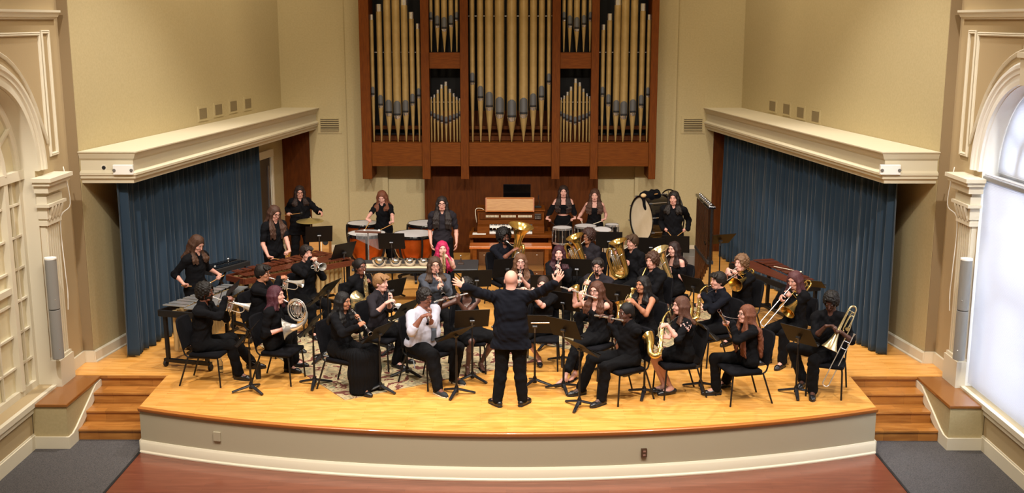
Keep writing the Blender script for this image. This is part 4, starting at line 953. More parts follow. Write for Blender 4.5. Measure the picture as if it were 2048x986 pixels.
def ik(S,T,l1,l2,pole):
    d=T-S; L=float(np.linalg.norm(d)); Lm=(l1+l2)*.998
    if L>Lm: T=S+d/L*Lm; L=Lm
    u=(T-S)/L; a=(l1*l1-l2*l2+L*L)/(2*L); h=math.sqrt(max(0,l1*l1-a*a)); p=nrm(pole-u*float(pole@u)); return S+u*a+p*h,T
PCOUNT=[0]
def person(label,px,py,phi,hz=1.21,sex='m',skin='skinl',hair=('short','#2a1c14'),top=('long',BLK),bottom=('trousers',TRO),stand_=False,lean=8,yaw=0,pitch=0,fat=1.0,
           inst=None,hands=None,legs=None,beard=None,glasses=False,shoe=('closed',SHOE),extra=None,chair=None,h=None,roll=0,hsc=1.0):
    PCOUNT[0]+=1
    HW=atz(px,py,hz); fsc=1.0 if sex=='m' else .94
    s_=(hz/1.63) if stand_ else fsc
    # --- skeleton in local coordinates (x right, y forward, z up)
    hb=.97*s_ if stand_ else .56
    Pv=V(0,0,hb); U=V(0,math.sin(R(lean)),math.cos(R(lean)))
    if stand_: U=V(0,math.sin(R(lean*.5)),math.cos(R(lean*.5)))
    tl=(.66*s_) if stand_ else (hz-hb-.0)/max(.6,math.cos(R(lean)))
    ts=tl/.66
    chest=Pv+U*.30*ts; shl=Pv+U*.460*ts; nb=Pv+U*.512*ts; Hc=Pv+U*.655*ts+V(0,.022,0)
    th=R(phi)+PI; Rw=Matrix.Rotation(th,3,'Z'); base=HW-Rw@Vector(Hc.tolist()); base.z=0
    MW=Matrix.Translation(base)@Matrix.Rotation(th,4,'Z'); MI=MW.inverted()
    toL=lambda p:(lambda q:V(q.x,q.y,q.z))(MI@Vector(p)); toW=lambda p:MW@Vector([float(x) for x in p])
    hR=rotm('Z',R(yaw))@rotm('X',R(-pitch))@rotm('Y',R(roll))      # pitch>0 looks down
    hs=(1.04 if sex=='m' else .99)*hsc
    HP=lambda x,y,z: Hc+hR@(V(x,y,z)*hs)
    hd=lambda v: hR@V(*v)
    root=thing('person',label,'person',base,th)
    vox=h or (.0065 if HW.y<17.5 else .0075)
    B=SD(vox)
    # head
    B.ell(HP(0,-.012,.028),V(.072,.092,.086)*hs,.02,rot=hR).ell(HP(0,.022,-.03),V(.056,.066,.080)*hs,.03,rot=hR)
    B.cone(HP(-.025,.045,-.085),HP(.025,.045,-.085),.026*hs,.026*hs,.02).cone(HP(0,.06,-.09),HP(0,.068,-.092),.016,.014,.015)
    B.cone(HP(0,.084,.012),HP(0,.104,-.028),.007,.0108,.008).cone(HP(-.034,.074,.030),HP(.034,.074,.030),.010,.010,.012)
    for sx_ in (-1,1):
        B.ell(HP(sx_*.072,-.008,-.012),V(.010,.019,.030),.006,rot=hR); B.ell(HP(sx_*.036,.058,-.025),V(.022,.022,.020),.02,rot=hR)
        B.ell(HP(sx_*.031,.098,.012),V(.014,.014,.010),.008,op=-1,rot=hR)
    B.cone(HP(-.016,.079,-.060),HP(.016,.079,-.060),.0095,.0095,.008)
    nr=.056 if sex=='m' else .047
    nr*=fat**.5
    B.cone(HP(0,-.02,-.06),nb-V(0,.01,.01),nr*.95,nr*1.12,.03)
    # torso
    shw=(.190 if sex=='m' else .165)*s_*(fat**.35); flat=(V(0,1,0),1.0)
    def torso(S,e,k=.05,neck=True):
        f=fat; bust=.0
        S.ell(Pv+U*.02,V(.165*f*(1 if sex=='m' else 1.02),.118*f,.12)*s_+e,k)
        S.ell(Pv+U*.15*ts+V(0,.018*(f-1)*4,0),V((.142 if sex=='m' else .122)*f,.10*f,.15)*s_+e,k)
        S.ell(chest,V((.160 if sex=='m' else .136)*f,.110*f**.7,.17)*s_+e,k)
        S.cone(shl+V(-shw*.80,0,-.01),shl+V(shw*.80,0,-.01),.058*s_+e,.058*s_+e,.05)
        S.cone(shl+V(-.05,-.005,.0),nb+V(-.02,-.01,-.005),.052*s_+e,.045*s_+e,.05); S.cone(shl+V(.05,-.005,.0),nb+V(.02,-.01,-.005),.052*s_+e,.045*s_+e,.05)
        if sex=='f':
            for q in (-1,1): S.ell(chest+V(q*.062*s_,.085*s_*f**.6,.02),V(.055,.048,.055)*s_*(f**.5)+e*.7,.03)
    torso(B,-.006)
    # legs
    LG={}
    for q in (-1,1):
        Hp=Pv+V(q*.092*s_*fat**.4,.0,-.03)
        if stand_:
            dx=.05
            K=V(q*(.10+dx*.5),.03,.50*s_); A=V(q*(.10+dx),-.02,.085)
            ft=nrm(V(q*.3,1,0))
        else:
            K=V(q*.13*fat**.3,.43*s_+.0,.50); A=V(q*.13*fat**.3,.44*s_,.085); ft=nrm(V(q*.15,1,0))
        if legs and q in legs:
            lk=legs[q]; 
            if 'KW' in lk: lk={k:v for k,v in lk.items() if k!='KW'}
            if 'K' in lk: K=V(*lk['K'])
            if 'A' in lk: A=V(*lk['A'])
            if 'KW' in lk: K=toL(atz(*lk['KW']))
            if 'AW' in lk: A=toL(atz(*lk['AW']))
            if 'AW' in lk and not stand_:
                hd_=V(A[0]-Hp[0],A[1]-Hp[1],0); K=Hp+nrm(hd_)*.425*s_; K[2]=.50+.03*(s_-.94)
            if 'ft' in lk: ft=nrm(V(*lk['ft']))
        # keep limb lengths human
        tl_=.43*s_; 
        if not stand_:
            v=K-Hp; Lk=float(np.linalg.norm(v)); K=Hp+v/Lk*min(max(Lk,.39),.47)
            v=A-K; La=float(np.linalg.norm(v)); A2=K+v/La*min(max(La,.38),.46); 
            A=A2; A[2]=.088
        LG[q]=(Hp,K,A,ft)
    def leg(S,q,e,to=1.0,k=.04):
        Hp,K,A,ft=LG[q]; f=fat**.6
        S.cone(Hp,K,.086*f*s_+e,.056*f*s_+e,k)
        if to>0:
            mid=K+(A-K)*.35; E=K+(A-K)*to
            S.cone(K,mid+V(0,-.008,0),.055*f*s_+e,.054*f*s_+e,.02)
            if to>.35: S.cone(mid+V(0,-.008,0),E,.054*f*s_+e,(.034 if to>=.99 else .042)*s_+e*(1.6 if e>.012 else 1),.02)
    for q in (-1,1):
        leg(B,q,-.006)
        Hp,K,A,ft=LG[q]; B.cone(A,A+ft*.11-V(0,0,A[2]-.045),.034*s_,.026*s_,.02); B.cone(A-ft*.03-V(0,0,.03),A+ft*.05-V(0,0,.035),.030*s_,.028*s_,.02)
        B.cone(A+ft*.10-V(0,0,A[2]-.042),A+ft*.165-V(0,0,A[2]-.038),.030*s_,.020*s_,.02,flat=(V(0,0,1),1.3))
    # instrument
    G={}
    mouthW=toW(HP(0,.098,-.060))
    ctx=dict(mouth=mouthW,fwd=Rw@Vector((0,1,0)),right=Rw@Vector((1,0,0)),hfwd=Rw@Vector(hd((0,1,0)).tolist()),hup=Rw@Vector(hd((0,0,1)).tolist()),toW=toW,toL=toL,shl=shl,Pv=Pv)
    if inst: G=inst(ctx)
    if hands: G.update(hands(ctx) if callable(hands) else hands)
    ARM={}
    for q in (-1,1):
        S=shl+V(q*shw,0,-.02); la,lb=.285*s_*(1.02),.25*s_
        g=G.get(q)
        if g is None: g=dict(rest=1)
        cr=g.get('curl',(35,45,30))
        if 'rest' in g:
            p=S+V(q*.10,.20,-.42) if stand_ else V(q*.12,.30,.62); 
            if stand_: p=S+V(q*.08,.06,-.56*s_)
            d=V(0,.3,-1) if stand_ else V(-q*.2,1,-.1); n=V(-q,0,0) if stand_ else V(0,0,-1); W=p; cr=(15,20,15)
        elif 'W' in g:      # free: wrist, direction, normal in world
            W=toL(g['W']); d=toL(Vector(g['W'])+Vector(g['d']))-W; n=toL(Vector(g['W'])+Vector(g['n']))-W
        elif 'dd' in g:
            P0=toL(g['G']); d=nrm(toL(Vector(g['G'])+Vector(g['dd']))-P0); n=toL(Vector(g['G'])+Vector(g['nh']))-P0; n=nrm(n-d*float(n@d)); W=P0-d*.080*hs-n*.026
        else:
            P0=toL(g['G']); A_=nrm(toL(Vector(g['G'])+Vector(g['A']))-P0)
            v=P0-(S+V(q*.05,0,-.22)); v=v-A_*float(v@A_)*.8
            if 'dh' in g: v=nrm(toL(Vector(g['G'])+Vector(g['dh']))-P0); v=v-A_*float(v@A_)*.8
            d=nrm(v); n=nrm(np.cross(A_,d)); nh=V(-q,0.2,0)
            if 'nh' in g: nh=toL(Vector(g['G'])+Vector(g['nh']))-P0
            if float(n@nh)<0: n=-n
            W=P0-d*.078*hs-n*.026
        pole=(V(q*.55,-.25,-1) if not stand_ else V(q*.22,-1,-.5)) if 'pole' not in g else V(g['pole'][0]*q if len(g['pole'])==3 and g.get('W') is not None else g['pole'][0],g['pole'][1],g['pole'][2])
        E,W=ik(S,W,la,lb,pole); ARM[q]=(S,E,W)
        fa=fat**.5
        B.cone(S,E,.043*fa*s_,.035*fa*s_,.03); B.cone(E,E+(W-E)*.3,.034*fa*s_,.036*fa*s_,.02); B.cone(E+(W-E)*.3,W,.036*fa*s_,.022*s_,.02)
        hand(B,W,d,n,q,cr,.98*hs*s_**.5,g.get('spread',0),g.get('thumb',.6))
    def arm(Sd,q,to,e,k=.03):
        S,E,W=ARM[q]; fa=fat**.5
        t1=min(1,to*2); Sd.cone(S+(S-E)*.0,S+(E-S)*t1,.047*fa*s_+e,(.046-.010*t1)*fa*s_+e*1.2,k)
        if to>.5:
            t2=(to-.5)*2; Sd.cone(E,E+(W-E)*t2,.040*fa*s_+e*1.15,(.039-.012*t2)*fa*s_+e*1.2,.02)
    body=build('body',B.mesh('body'),skin,root)
    # --- face pieces
    if abs(phi)<125:
        for sx_ in (-1,1):
            m=MB(); rm=Matrix(hR.tolist()); m.ell(HP(sx_*.031,.0775,.012),(.0105,.0072,.0038),10,6,rot=rm); m.ell(HP(sx_*.031,.0835,.0115),(.0050,.0042,.0044),8,6,mi=1,rot=rm); build('eye',m,['eyew','iris'],root)
            m=MB().tube([HP(sx_*.014,.091,.027),HP(sx_*.032,.088,.032),HP(sx_*.050,.074,.027)],[.0022,.003,.002],6,smooth=3); build('eyebrow',m,hairmat(hair[1] if hair[0]!='bald' else '#4a3a30'),root)
        lm='lips' if skin not in ('skinb','skind') else mat('dark lips','#5e2f28',.45)
        m=MB().tube([HP(-.022,.078,-.060),HP(-.010,.0895,-.057),HP(0,.0885,-.059),HP(.010,.0895,-.057),HP(.022,.078,-.060)],[.002,.0042,.0042,.0042,.002],6,smooth=3); m.tube([HP(-.020,.078,-.064),HP(0,.0885,-.068),HP(.020,.078,-.064)],[.002,.005,.002],6,smooth=4); build('lips',m,lm,root)
    if glasses:
        m=MB()
        for sx_ in (-1,1):
            m.tube([HP(sx_*.033+.021*math.cos(a_),.100-.010*abs(math.cos(a_))*(1 if sx_*math.cos(a_)>0 else 0),.010+.016*math.sin(a_)) for a_ in [2*PI*i/16 for i in range(16)]],.0024,6,closed=True)
            m.tube([HP(sx_*.054,.090,.014),HP(sx_*.074,.03,.012),HP(sx_*.077,-.01,.006)],.0022,6)
        m.tube([HP(-.012,.103,.014),HP(.012,.103,.014)],.0024,6); build('glasses',m,'blackg',root)
    if beard:
        bd=SD(.006); bd.ell(HP(0,.024,-.045),V(.061,.070,.072)*hs,.02,rot=hR).cone(HP(0,.062,-.09),HP(0,.068,-.10),.022,.018,.02); bd.ell(HP(0,.105,-.058),V(.022,.030,.009),.006,op=-1,rot=hR)
        n_=hR@V(0,.55,1.0); bd.plane(n_,float(n_@HP(0,.06,-.045))+(-.01 if beard=='full' else -.028)); (bd.plane(hR@V(1,0,0),float((hR@V(1,0,0))@HP(.024,0,0))) if beard!='full' else 0); (bd.plane(hR@V(-1,0,0),float((hR@V(-1,0,0))@HP(-.024,0,0))) if beard!='full' else 0); bd.ell(HP(0,-.04,-.03),V(.09,.065,.12),.01,op=-1,rot=hR)
        build('beard',bd.mesh('beard'),hairmat(hair[1] if hair[0]!='bald' else '#2a1c14'),root)
    # --- hair
    hk,hc=hair[0],hair[1]
    if hk!='bald':
        H=SD(.007 if HW.y<17.5 else .008); curly=hk in ('curly','afro','wavy')
        e=.008 if hk in ('buzz','bun','pony') else .013
        if hk=='afro': e=hair[2] if len(hair)>2 else .045
        if hk=='curly': e=.028
        H.ell(HP(0,-.018,.036),V(.074+e,.094+e,.086+e)*hs,.02,rot=hR)
        low=-.035 if hk in ('buzz','short','bun','pony','messy') else -.055
        H.ell(HP(0,-.035,low+.02),V(.072+e*.7,.072+e,.070)*hs,.03,rot=hR)
        # face opening
        H.ell(HP(0,.108,-.022+(.008 if hk=='buzz' else 0)),V(.064,.076,.098)*hs,.012,op=-1,rot=hR); H.cone(HP(-.09,.03,-.055),HP(.09,.03,-.055),.036,.036,.012,op=-1)
        if hk in ('short','buzz','bun','pony'): H.cone(HP(-.10,.012,-.02),HP(.10,.012,-.02),.026,.026,.01,op=-1)
        if hk=='bun': H.ell(HP(0,-.135,.04),V(.042,.040,.040),.01,rot=hR)
        if hk=='buncurl': H.ell(HP(0,-.13,.02),V(.06,.055,.055),.01,rot=hR)
        if hk in ('messy','short'):
            for i in range(9):
                a_=-1.3+2.6*i/8; H.cone(HP(.05*math.sin(a_),.05,.10),HP(.070*math.sin(a_*1.1),.092+.004*math.cos(a_*3),.062+.012*math.cos(a_*5)),.016,.009,.01)
        if hk in ('long','longwavy','mid','bob'):
            Lh={'long':.42,'longwavy':.44,'mid':.27,'bob':.17}[hk]
            if len(hair)>2: Lh=hair[2]
            wv_=.012 if hk=='longwavy' else .004
            nL=38; rn=random.Random(PCOUNT[0])
            for i in range(nL):
                a_=R(-118+236*i/(nL-1)); sx_,cy_=math.sin(a_),-math.cos(a_)
                front=cy_>.15
                p0=HP(sx_*.055,cy_*.06-.01,.085); p1=HP(sx_*.086,cy_*.092-.016,.0); p2=HP(sx_*.090,cy_*.088-.018,-.085)
                if front: p1=HP(sx_*.088,.022,.0); p2=HP(sx_*.086,.030,-.085)
                L=Lh*(.86+.14*rn.random()); drop=p2.copy()
                outx=.115 if abs(sx_)>.6 else .09
                pts=[p0,p1,p2]; ns=4
                for j in range(1,ns+1):
                    t=j/ns; zz=L*t
                    sw=min(1,zz/.12)
                    yy=(-.085 if not front else .085)*sw*s_+wv_*math.sin(j*2.1+i)
                    # follow the torso surface
                    ctr=nb-U*max(0,zz-.02)
                    if front: uu=(cy_-.15)/.32; outx=.125-.085*uu
                    tgt=V((1 if sx_>0 else -1)*(abs(sx_)*outx+.03*sw),0,0)+ctr+V(0,yy-(.03 if not front else -.045*min(1,zz/.25)),0)
                    q_=drop*(1-sw)+tgt*sw; q_[2]=p2[2]-zz; pts.append(q_)
                rs=[.016,.018,.018]+[.018,.018,.016,.011]
                H.chain(pts,rs,.020)
        pf=np.float32(1)
        Hx,Hy,Hz=[float(v) for v in Hc]
        if hk in ('afro','curly'):
            amp=.010 if hk=='afro' else .013; fq=95 if hk=='afro' else 75
            H.disp=lambda X,Y,Z:amp*np.sin(X*fq+2*np.sin(Z*40))*np.sin(Y*fq+1)*np.sin(Z*fq+2*np.sin(X*50))
        elif hk=='buzz': H.disp=lambda X,Y,Z:.001*np.sin(X*300)*np.sin(Y*300)*np.sin(Z*300)
        else:
            H.disp=lambda X,Y,Z:.0028*np.sin(38*np.arctan2(X-Hx,Y-Hy+.02)+9*np.sin(Z*14)+8*(X-Hx))*np.ones_like(Z)
        build('hair',H.mesh('hair'),hairmat(hc),root)
    # --- top
    tk,tm=top[0],top[1]; T=SD(.008); e=.013
    torso(T,e); sl={'long':1.0,'short':.36,'half':.52,'rolled':.62,'tank':0,'strapless':0,'offshoulder':.98,'offshort':.30,'jacket':.97,'cap':.22}[tk]
    for q in (-1,1):
        if sl>0: arm(T,q,sl,.010 if tk!='jacket' else .018)
    if tk=='jacket':
        T.cone(shl+V(-shw*.9,0,.012),shl+V(shw*.9,0,.012),.062,.062,.03); T.cone(chest+V(-.06,0,0),Pv+V(-.075,0,-.10),.125,.135,.05); T.cone(chest+V(.06,0,0),Pv+V(.075,0,-.10),.125,.135,.05); T.cone(Pv+V(-.14,-.01,-.20),Pv+V(.14,-.01,-.20),.125,.125,.05); T.plane(V(0,0,-1),-(Pv[2]-.20)); T.cone(Pv+V(0,-.16,-.12),Pv+V(0,-.16,-.24),.008,.014,.004,op=-1)
    rf=random.Random(PCOUNT[0]*7).uniform(0,6)
    def fold(X,Y,Z):
        w1=2.2*np.sin(X*11+rf)+1.6*np.sin(Y*13+Z*7+rf); a=np.sin(Z*42+X*18+w1+rf); b=np.sin(X*33-Z*47+Y*29+1.5*w1)
        return .0048*a*np.abs(a)+.0042*b*np.abs(np.sin(Y*17+Z*9+rf))+.002*np.sin(X*85+Z*60+w1*2)-.004
    T.disp=fold if tm is not WHITE else (lambda X,Y,Z:.45*fold(X,Y,Z))
    if tk in ('tank','strapless','offshoulder','offshort'):
        if tk=='tank':
            for q in (-1,1):
                S=ARM[q][0]; T.ell(S+V(q*.015,0,.0),V(.058,.14,.10),.01,op=-1)
            T.ell(nb+V(0,.06,-.035),V(.070,.10,.115),.01,op=-1); T.ell(nb+V(0,-.05,.0),V(.075,.08,.08),.01,op=-1)
        else:
            c_=Pv+U*(.36 if tk!='strapless' else .37)*ts; T.plane(U,float(U@c_)+.02)
    else:
        T.cone(nb+V(0,-.01,-.015),nb+U*.12,.053,.07,.008,op=-1); T.cone(nb+V(0,.03,.03),nb+V(0,.105,-.045),.040,.022 if tk!='half' else .03,.01,op=-1)
        if tk=='jacket' and abs(phi)<120: T.cone(nb+V(0,.10,.0),chest+V(0,.16,-.02),.05,.02,.01,op=-1)
    if not stand_ and tk!='jacket': T.plane(V(0,0,-1),-.44)
    elif tk!='jacket':
        cut=Pv[2]+(-.03 if not (len(top)>2 and top[2]=='crop') else .17); T.plane(V(0,0,-1),-cut)
    sh=build('jacket' if tk=='jacket' else 'shirt' if bottom[0]!='dress' else 'bodice',T.mesh('shirt'),tm,root)
    if tk in ('long','rolled','short') and sex=='m' and abs(phi)<120:
        m=MB()
        for q in (-1,1):
            a_=nb+V(q*.045,-.02,.015); b_=nb+V(q*.060,.035,-.012); c_=nb+V(q*.022,.088,-.05)
            m.tube([nb+V(0,-.062,.022),a_+V(q*.01,-.01,0),b_,c_],[.012,.013,.014,.008],8,smooth=4,sx=.6)
        build('collar',m,tm,sh)
    if tk=='jacket' and abs(phi)>120:
        m=MB().tube([nb+V(-.062,.02,.0),nb+V(-.05,-.055,.015),nb+V(0,-.075,.022),nb+V(.05,-.055,.015),nb+V(.062,.02,.0)],.014,8,smooth=4,sx=.7); build('collar',m,tm,sh)
        m=MB().tube([nb+V(-.055,.02,.018),nb+V(-.045,-.045,.032),nb+V(0,-.06,.036),nb+V(.045,-.045,.032),nb+V(.055,.02,.018)],.009,8,smooth=4); build('shirt_collar',m,BLK,sh)
    # --- bottom
    bk,bmn=bottom[0],bottom[1]; Bt=SD(.009)
    Bt.ell(Pv+U*.01,V(.165*fat,.118*fat,.11)*s_+.010,.05); Bt.ell(Pv+U*.10*ts,V(.142*fat,.10*fat,.06)*s_+.008,.05)
    if bk in ('trousers','wide','crop'):
        for q in (-1,1):
            leg(Bt,q,.014 if bk!='wide' else .02,{'trousers':.985,'wide':.985,'crop':.74}[bk])
            if bk=='wide': Hp,K,A,ft=LG[q]; Bt.cone(K,A+V(0,0,-.02),.07,.085,.03)
        Bt.disp=lambda X,Y,Z:.6*fold(X,Y,Z)-.001
        build('trousers',Bt.mesh('trousers'),bmn,root)
    else:
        for q in (-1,1):
            Hp,K,A,ft=LG[q]
            if bk in ('skirt','dress') : Bt.cone(Hp,Hp+(K-Hp)*.86,.10*fat*s_,.085*fat*s_,.09)
            if bk=='short': Bt.cone(Hp,Hp+(K-Hp)*.55,.10*fat*s_,.088*fat*s_,.08)
            if bk=='maxi':
                Bt.cone(Hp,K,.10*fat*s_,.09*fat*s_,.10); mid=(K+A)/2+V(0,-.03,0); Bt.cone(K,mid,.095,.12,.10); Bt.cone(mid,A+V(0,-.03,-.03),.12,.13,.10)
        if bk=='maxi': 
            Bt.plane(V(0,0,-1),-.03); K0,K1=LG[-1][1],LG[1][1]; A0,A1=LG[-1][2],LG[1][2]; Bt.cone((K0+K1)/2,(A0+A1)/2+V(0,-.04,0),.09,.13,.08)
            cx_,cy_=float((K0+K1)[0]/2),float((K0+K1)[1]/2)-.1; Bt.disp=lambda X,Y,Z:.005*np.sin(34*np.arctan2(X-cx_,Y-cy_)+2*np.sin(Z*6))
        else: Bt.disp=fold
        if not stand_ and bk!='maxi':
            K0,K1=LG[-1][1],LG[1][1]; hp=Pv+V(0,0,-.03); t_=.8 if bk!='short' else .5; Bt.cone(hp,hp+((K0+K1)/2-hp)*t_,.085,.072,.06)
        build('skirt',Bt.mesh('skirt'),bmn,root)
    # --- shoes
    for q in (-1,1):
        Hp,K,A,ft=LG[q]; lat=np.cross(ft,V(0,0,1)); F=V(A[0],A[1],0)
        lift=max(0.,A[2]-.10)
        F=F+V(0,0,lift)
        S_=SD(.0065)
        if shoe[0]=='sandal':
            m=MB().prism([(float((F+ft*a_+lat*b_)[0]),float((F+ft*a_+lat*b_)[1])) for a_,b_ in ((-.06,-.025),(-.06,.025),(.04,.035),(.12,.042),(.185,.02),(.19,-.015),(.12,-.04),(.04,-.03))],float(F[2])+.002,float(F[2])+.016)
            for a_ in (.03,.10,.14): m.tube([F+ft*a_+lat*-.036+V(0,0,.012),F+ft*a_+V(0,0,.075-.25*a_),F+ft*a_+lat*.036+V(0,0,.012)],.006,6,smooth=4)
            m.tube([F-ft*.035+V(0,0,.01),F-ft*.04+V(0,0,.08)],.007,6); build('sandal',m,shoe[1],root); continue
        hi=.075 if shoe[0]=='closed' else .12 if shoe[0]=='boot' else .045
        S_.cone(F-ft*.045+V(0,0,.045),F+ft*.03+V(0,0,.05),.040*s_,.042*s_,.02).cone(F+ft*.04+V(0,0,.04),F+ft*.13+V(0,0,.030),.044*s_,.042*s_,.02,flat=(V(0,0,1),1.15)).cone(F+ft*.13+V(0,0,.028),F+ft*.175+V(0,0,.024),.040*s_,.028*s_,.02)
        if hi>.05: S_.cone(F+V(0,0,.05),F+V(0,0,hi),.044*s_,.043*s_,.02)
        S_.plane(V(0,0,-1),-(float(F[2])+.003)); 
        if shoe[0]=='flat': S_.ell(F+ft*.035+V(0,0,.085),V(.06,.06,.045)*s_,.01,op=-1)
        so=build('shoe',S_.mesh('shoe'),shoe[1],root)
        if shoe[0] in ('closed','boot','sneaker'):
            ol=[(-.085,-.0),(-.07,-.03),(0,-.036),(.08,-.044),(.14,-.043),(.185,-.025),(.205,0),(.185,.025),(.14,.043),(.08,.044),(0,.036),(-.07,.03)]
            m=MB().prism([(float((F+ft*a_*s_+lat*b_*s_)[0]),float((F+ft*a_*s_+lat*b_*s_)[1])) for a_,b_ in ol],float(F[2])+.001,float(F[2])+.020); build('sole',m,'blackm' if len(shoe)<3 else shoe[2],so,bevel=.003)
    if extra: extra(dict(root=root,HP=HP,nb=nb,chest=chest,Pv=Pv,ARM=ARM,LG=LG,U=U,toW=toW,toL=toL,s=s_,fat=fat,shl=shl,hR=hR,sh=sh))
    if not stand_ and chair is not None:
        p=MW@Vector((0,.075,0)); put_chair((p.x,p.y,0),th,chair)
    return root
# ================================================================ INSTRUMENTS
def frame(o,yv,zhint):
    y=Vector(yv).normalized(); z=Vector(zhint); z=(z-y*z.dot(y)).normalized(); x=y.cross(z)
    return Matrix(((x.x,y.x,z.x,o[0]),(x.y,y.y,z.y,o[1]),(x.z,y.z,z.z,o[2]),(0,0,0,1)))
def gp(mt,p,a=None,**k):
    d=dict(G=mt@Vector(p),**k)
    if a is not None: d['A']=(mt.to_3x3()@Vector(a)).normalized()
    for kk in ('nh','dh','dd'):
        if kk in d: d[kk]=mt.to_3x3()@Vector(d[kk])
    return d
def flare(p,d,L,r0,r1,n=8,pw=3.2):
    p=Vector(p);d=Vector(d).normalized(); return [p+d*L*(i/n) for i in range(n+1)],[r0+(r1-r0)*(.12*(i/n)+.88*(i/n)**pw) for i in range(n+1)]
def trumpet(label,mt_='silver',horn=False):
    def f(px,py,L=.50,near=True,zh=None):
        def g(c):
            d=(aim(c['mouth'],px,py,L,near)-c['mouth']); mt=frame(c['mouth'],d,zh or (0,0,1))
            t=thing('trumpet',label,'trumpet',mtx=mt)
            build('mouthpiece',MB().lathe([(.008,0),(.013,0),(.013,.01),(.006,.03),(.005,.08)],14,ax=(0,1,0)),'silver',t)
            m=MB().tube([(.02,.07,0),(.02,.38,0),(.02,.42,-.015),(.02,.44,-.05),(.02,.42,-.085),(.02,.38,-.10),(.02,.29,-.10)],[.0055]*7,8,smooth=4); m.tube([(0,.07,0),(.02,.09,0)],.0055,8)
            build('tuning_slide',m,mt_,t)
            pts=[(-.02,.22,-.10),(-.02,.14,-.10),(-.02,.10,-.085),(-.02,.085,-.05),(-.02,.10,-.015),(-.02,.14,0)]; rs=[.006,.0065,.007,.0075,.008,.0085]
            m=MB().tube(pts,rs,10,smooth=4,cap=False); fp,fr=flare((-.02,.14,0),(0,1,0),.36,.0085,.062,12); m.tube(fp,fr,24,cap=False); m.lathe([(.0615,0),(.064,.002),(.0615,.004)],24,(-.02,.498,0),(0,1,0)); build('bell',m,mt_,t)
            for i,y in enumerate((.215,.245,.275)):
                m=MB().lathe([(0,-.13),(.010,-.13),(.014,-.12),(.014,.02),(.011,.03),(.004,.035),(.004,.055),(.011,.056),(.011,.06),(0,.061)],14,(0,y,0)); build('valve',m,mt_,t)
            m=MB().tube([(.01,.24,-.05),(.06,.24,-.05),(.07,.24,-.07),(.06,.24,-.09),(.01,.24,-.09)],.005,6,smooth=4); build('valve_slide',m,mt_,t)
            return {-1:gp(mt,(-.012,.235,-.055),dd=(.3,1,.25),nh=(1,-.2,0),curl=(50,60,40)),1:gp(mt,(.01,.235,.04),dd=(-.3,.9,.35),nh=(-.5,.2,-1),curl=(45,60,30))}
        return g
    return f
def horn(label,mt_='silver',bellside=1):
    def f(px,py,L=.28,near=True,zh=(0,0,1)):
        def g(c):
            d=(aim(c['mouth'],px,py,L,near)-c['mouth']); y=Vector((d.x,d.y,0)).normalized(); 
            mt=frame(c['mouth'],y,(0,0,1)); cen=mt.inverted()@(c['mouth']+d); cy,cz=cen.y,cen.z; cx=cen.x
            t=thing('french_horn',label,'french horn',mtx=mt)
            build('mouthpiece',MB().lathe([(.008,0),(.012,0),(.010,.02),(.004,.07)],12,ax=Vector((cx,cy*.6,cz*.4))),'silver',t)
            m=MB().tube([(0,.0,0),(cx*.5,cy*.5,cz*.25),(cx,cy,cz+.145),(cx,cy+.10,cz+.105),(cx,cy+.145,cz)],.005,8,smooth=6,cap=False)
            def loop(r,off,a0=0,a1=360,rr=.0075,dy=0,dz=0): return [(cx+off,cy+dy+r*math.cos(R(a0+(a1-a0)*i/20)),cz+dz+r*math.sin(R(a0+(a1-a0)*i/20))) for i in range(21)]
            m.tube(loop(.150,0),.009,8,closed=False); m.tube(loop(.133,.014,20,330),.0075,8); m.tube(loop(.112,-.01,-40,250),.0065,8)
            build('coil',m,mt_,t)
            m=MB()
            for i in range(3):
                dy=-.045+.045*i; m.tube([(cx-.02,cy+dy-.014,cz+.06),(cx-.02,cy+dy-.014,cz-.07),(cx-.02,cy+dy,cz-.09),(cx-.02,cy+dy+.014,cz-.07),(cx-.02,cy+dy+.014,cz+.06)],.0055,8,smooth=3)
                m.tube([(cx+.015,cy+dy-.012,cz+.05),(cx+.015,cy+dy-.012,cz-.03),(cx+.015,cy+dy,cz-.045),(cx+.015,cy+dy+.012,cz-.03),(cx+.015,cy+dy+.012,cz+.05)],.005,8,smooth=3)
            m.tube(loop(.05,-.02,200,420,dy=.02,dz=-.07),.006,8); m.tube(loop(.045,.0,-60,200,dy=-.06,dz=.06),.006,8)
            build('valve_slides',m,mt_,t)
            for i in range(3):
                m=MB().lathe([(0,-.03),(.017,-.03),(.017,.02),(.012,.026),(0,.028)],14,(cx-.005,cy-.045+.045*i,cz+.075),(1,0,0)); build('rotary_valve',m,'silver',t)
            b=bellside
            p=[(cx,cy+.15,cz),(cx,cy+.155,cz-.06),(cx+.01*b,cy+.12,cz-.15),(cx+.03*b,cy+.03,cz-.215),(cx+.06*b,cy-.05,cz-.235),(cx+.10*b,cy-.115,cz-.245),(cx+.125*b,cy-.15,cz-.25)]
            m=MB().tube(p,[.012,.016,.024,.036,.056,.10,.152],24,smooth=5,cap=False); build('bell',m,mt_ if mt_!='silver' else 'silver',t)
            return {-1:gp(mt,(cx-.02,cy+.06,cz+.085),dd=(.3,.6,.7),nh=(1,.2,-.4),curl=(45,55,40)),1:gp(mt,(cx+.09*b,cy-.09,cz-.24),(0,.3,-1),dh=(0,1,0),nh=(-1,0,0),curl=(20,25,15),pole=(.5,-.6,-.8))}
        return g
    return f
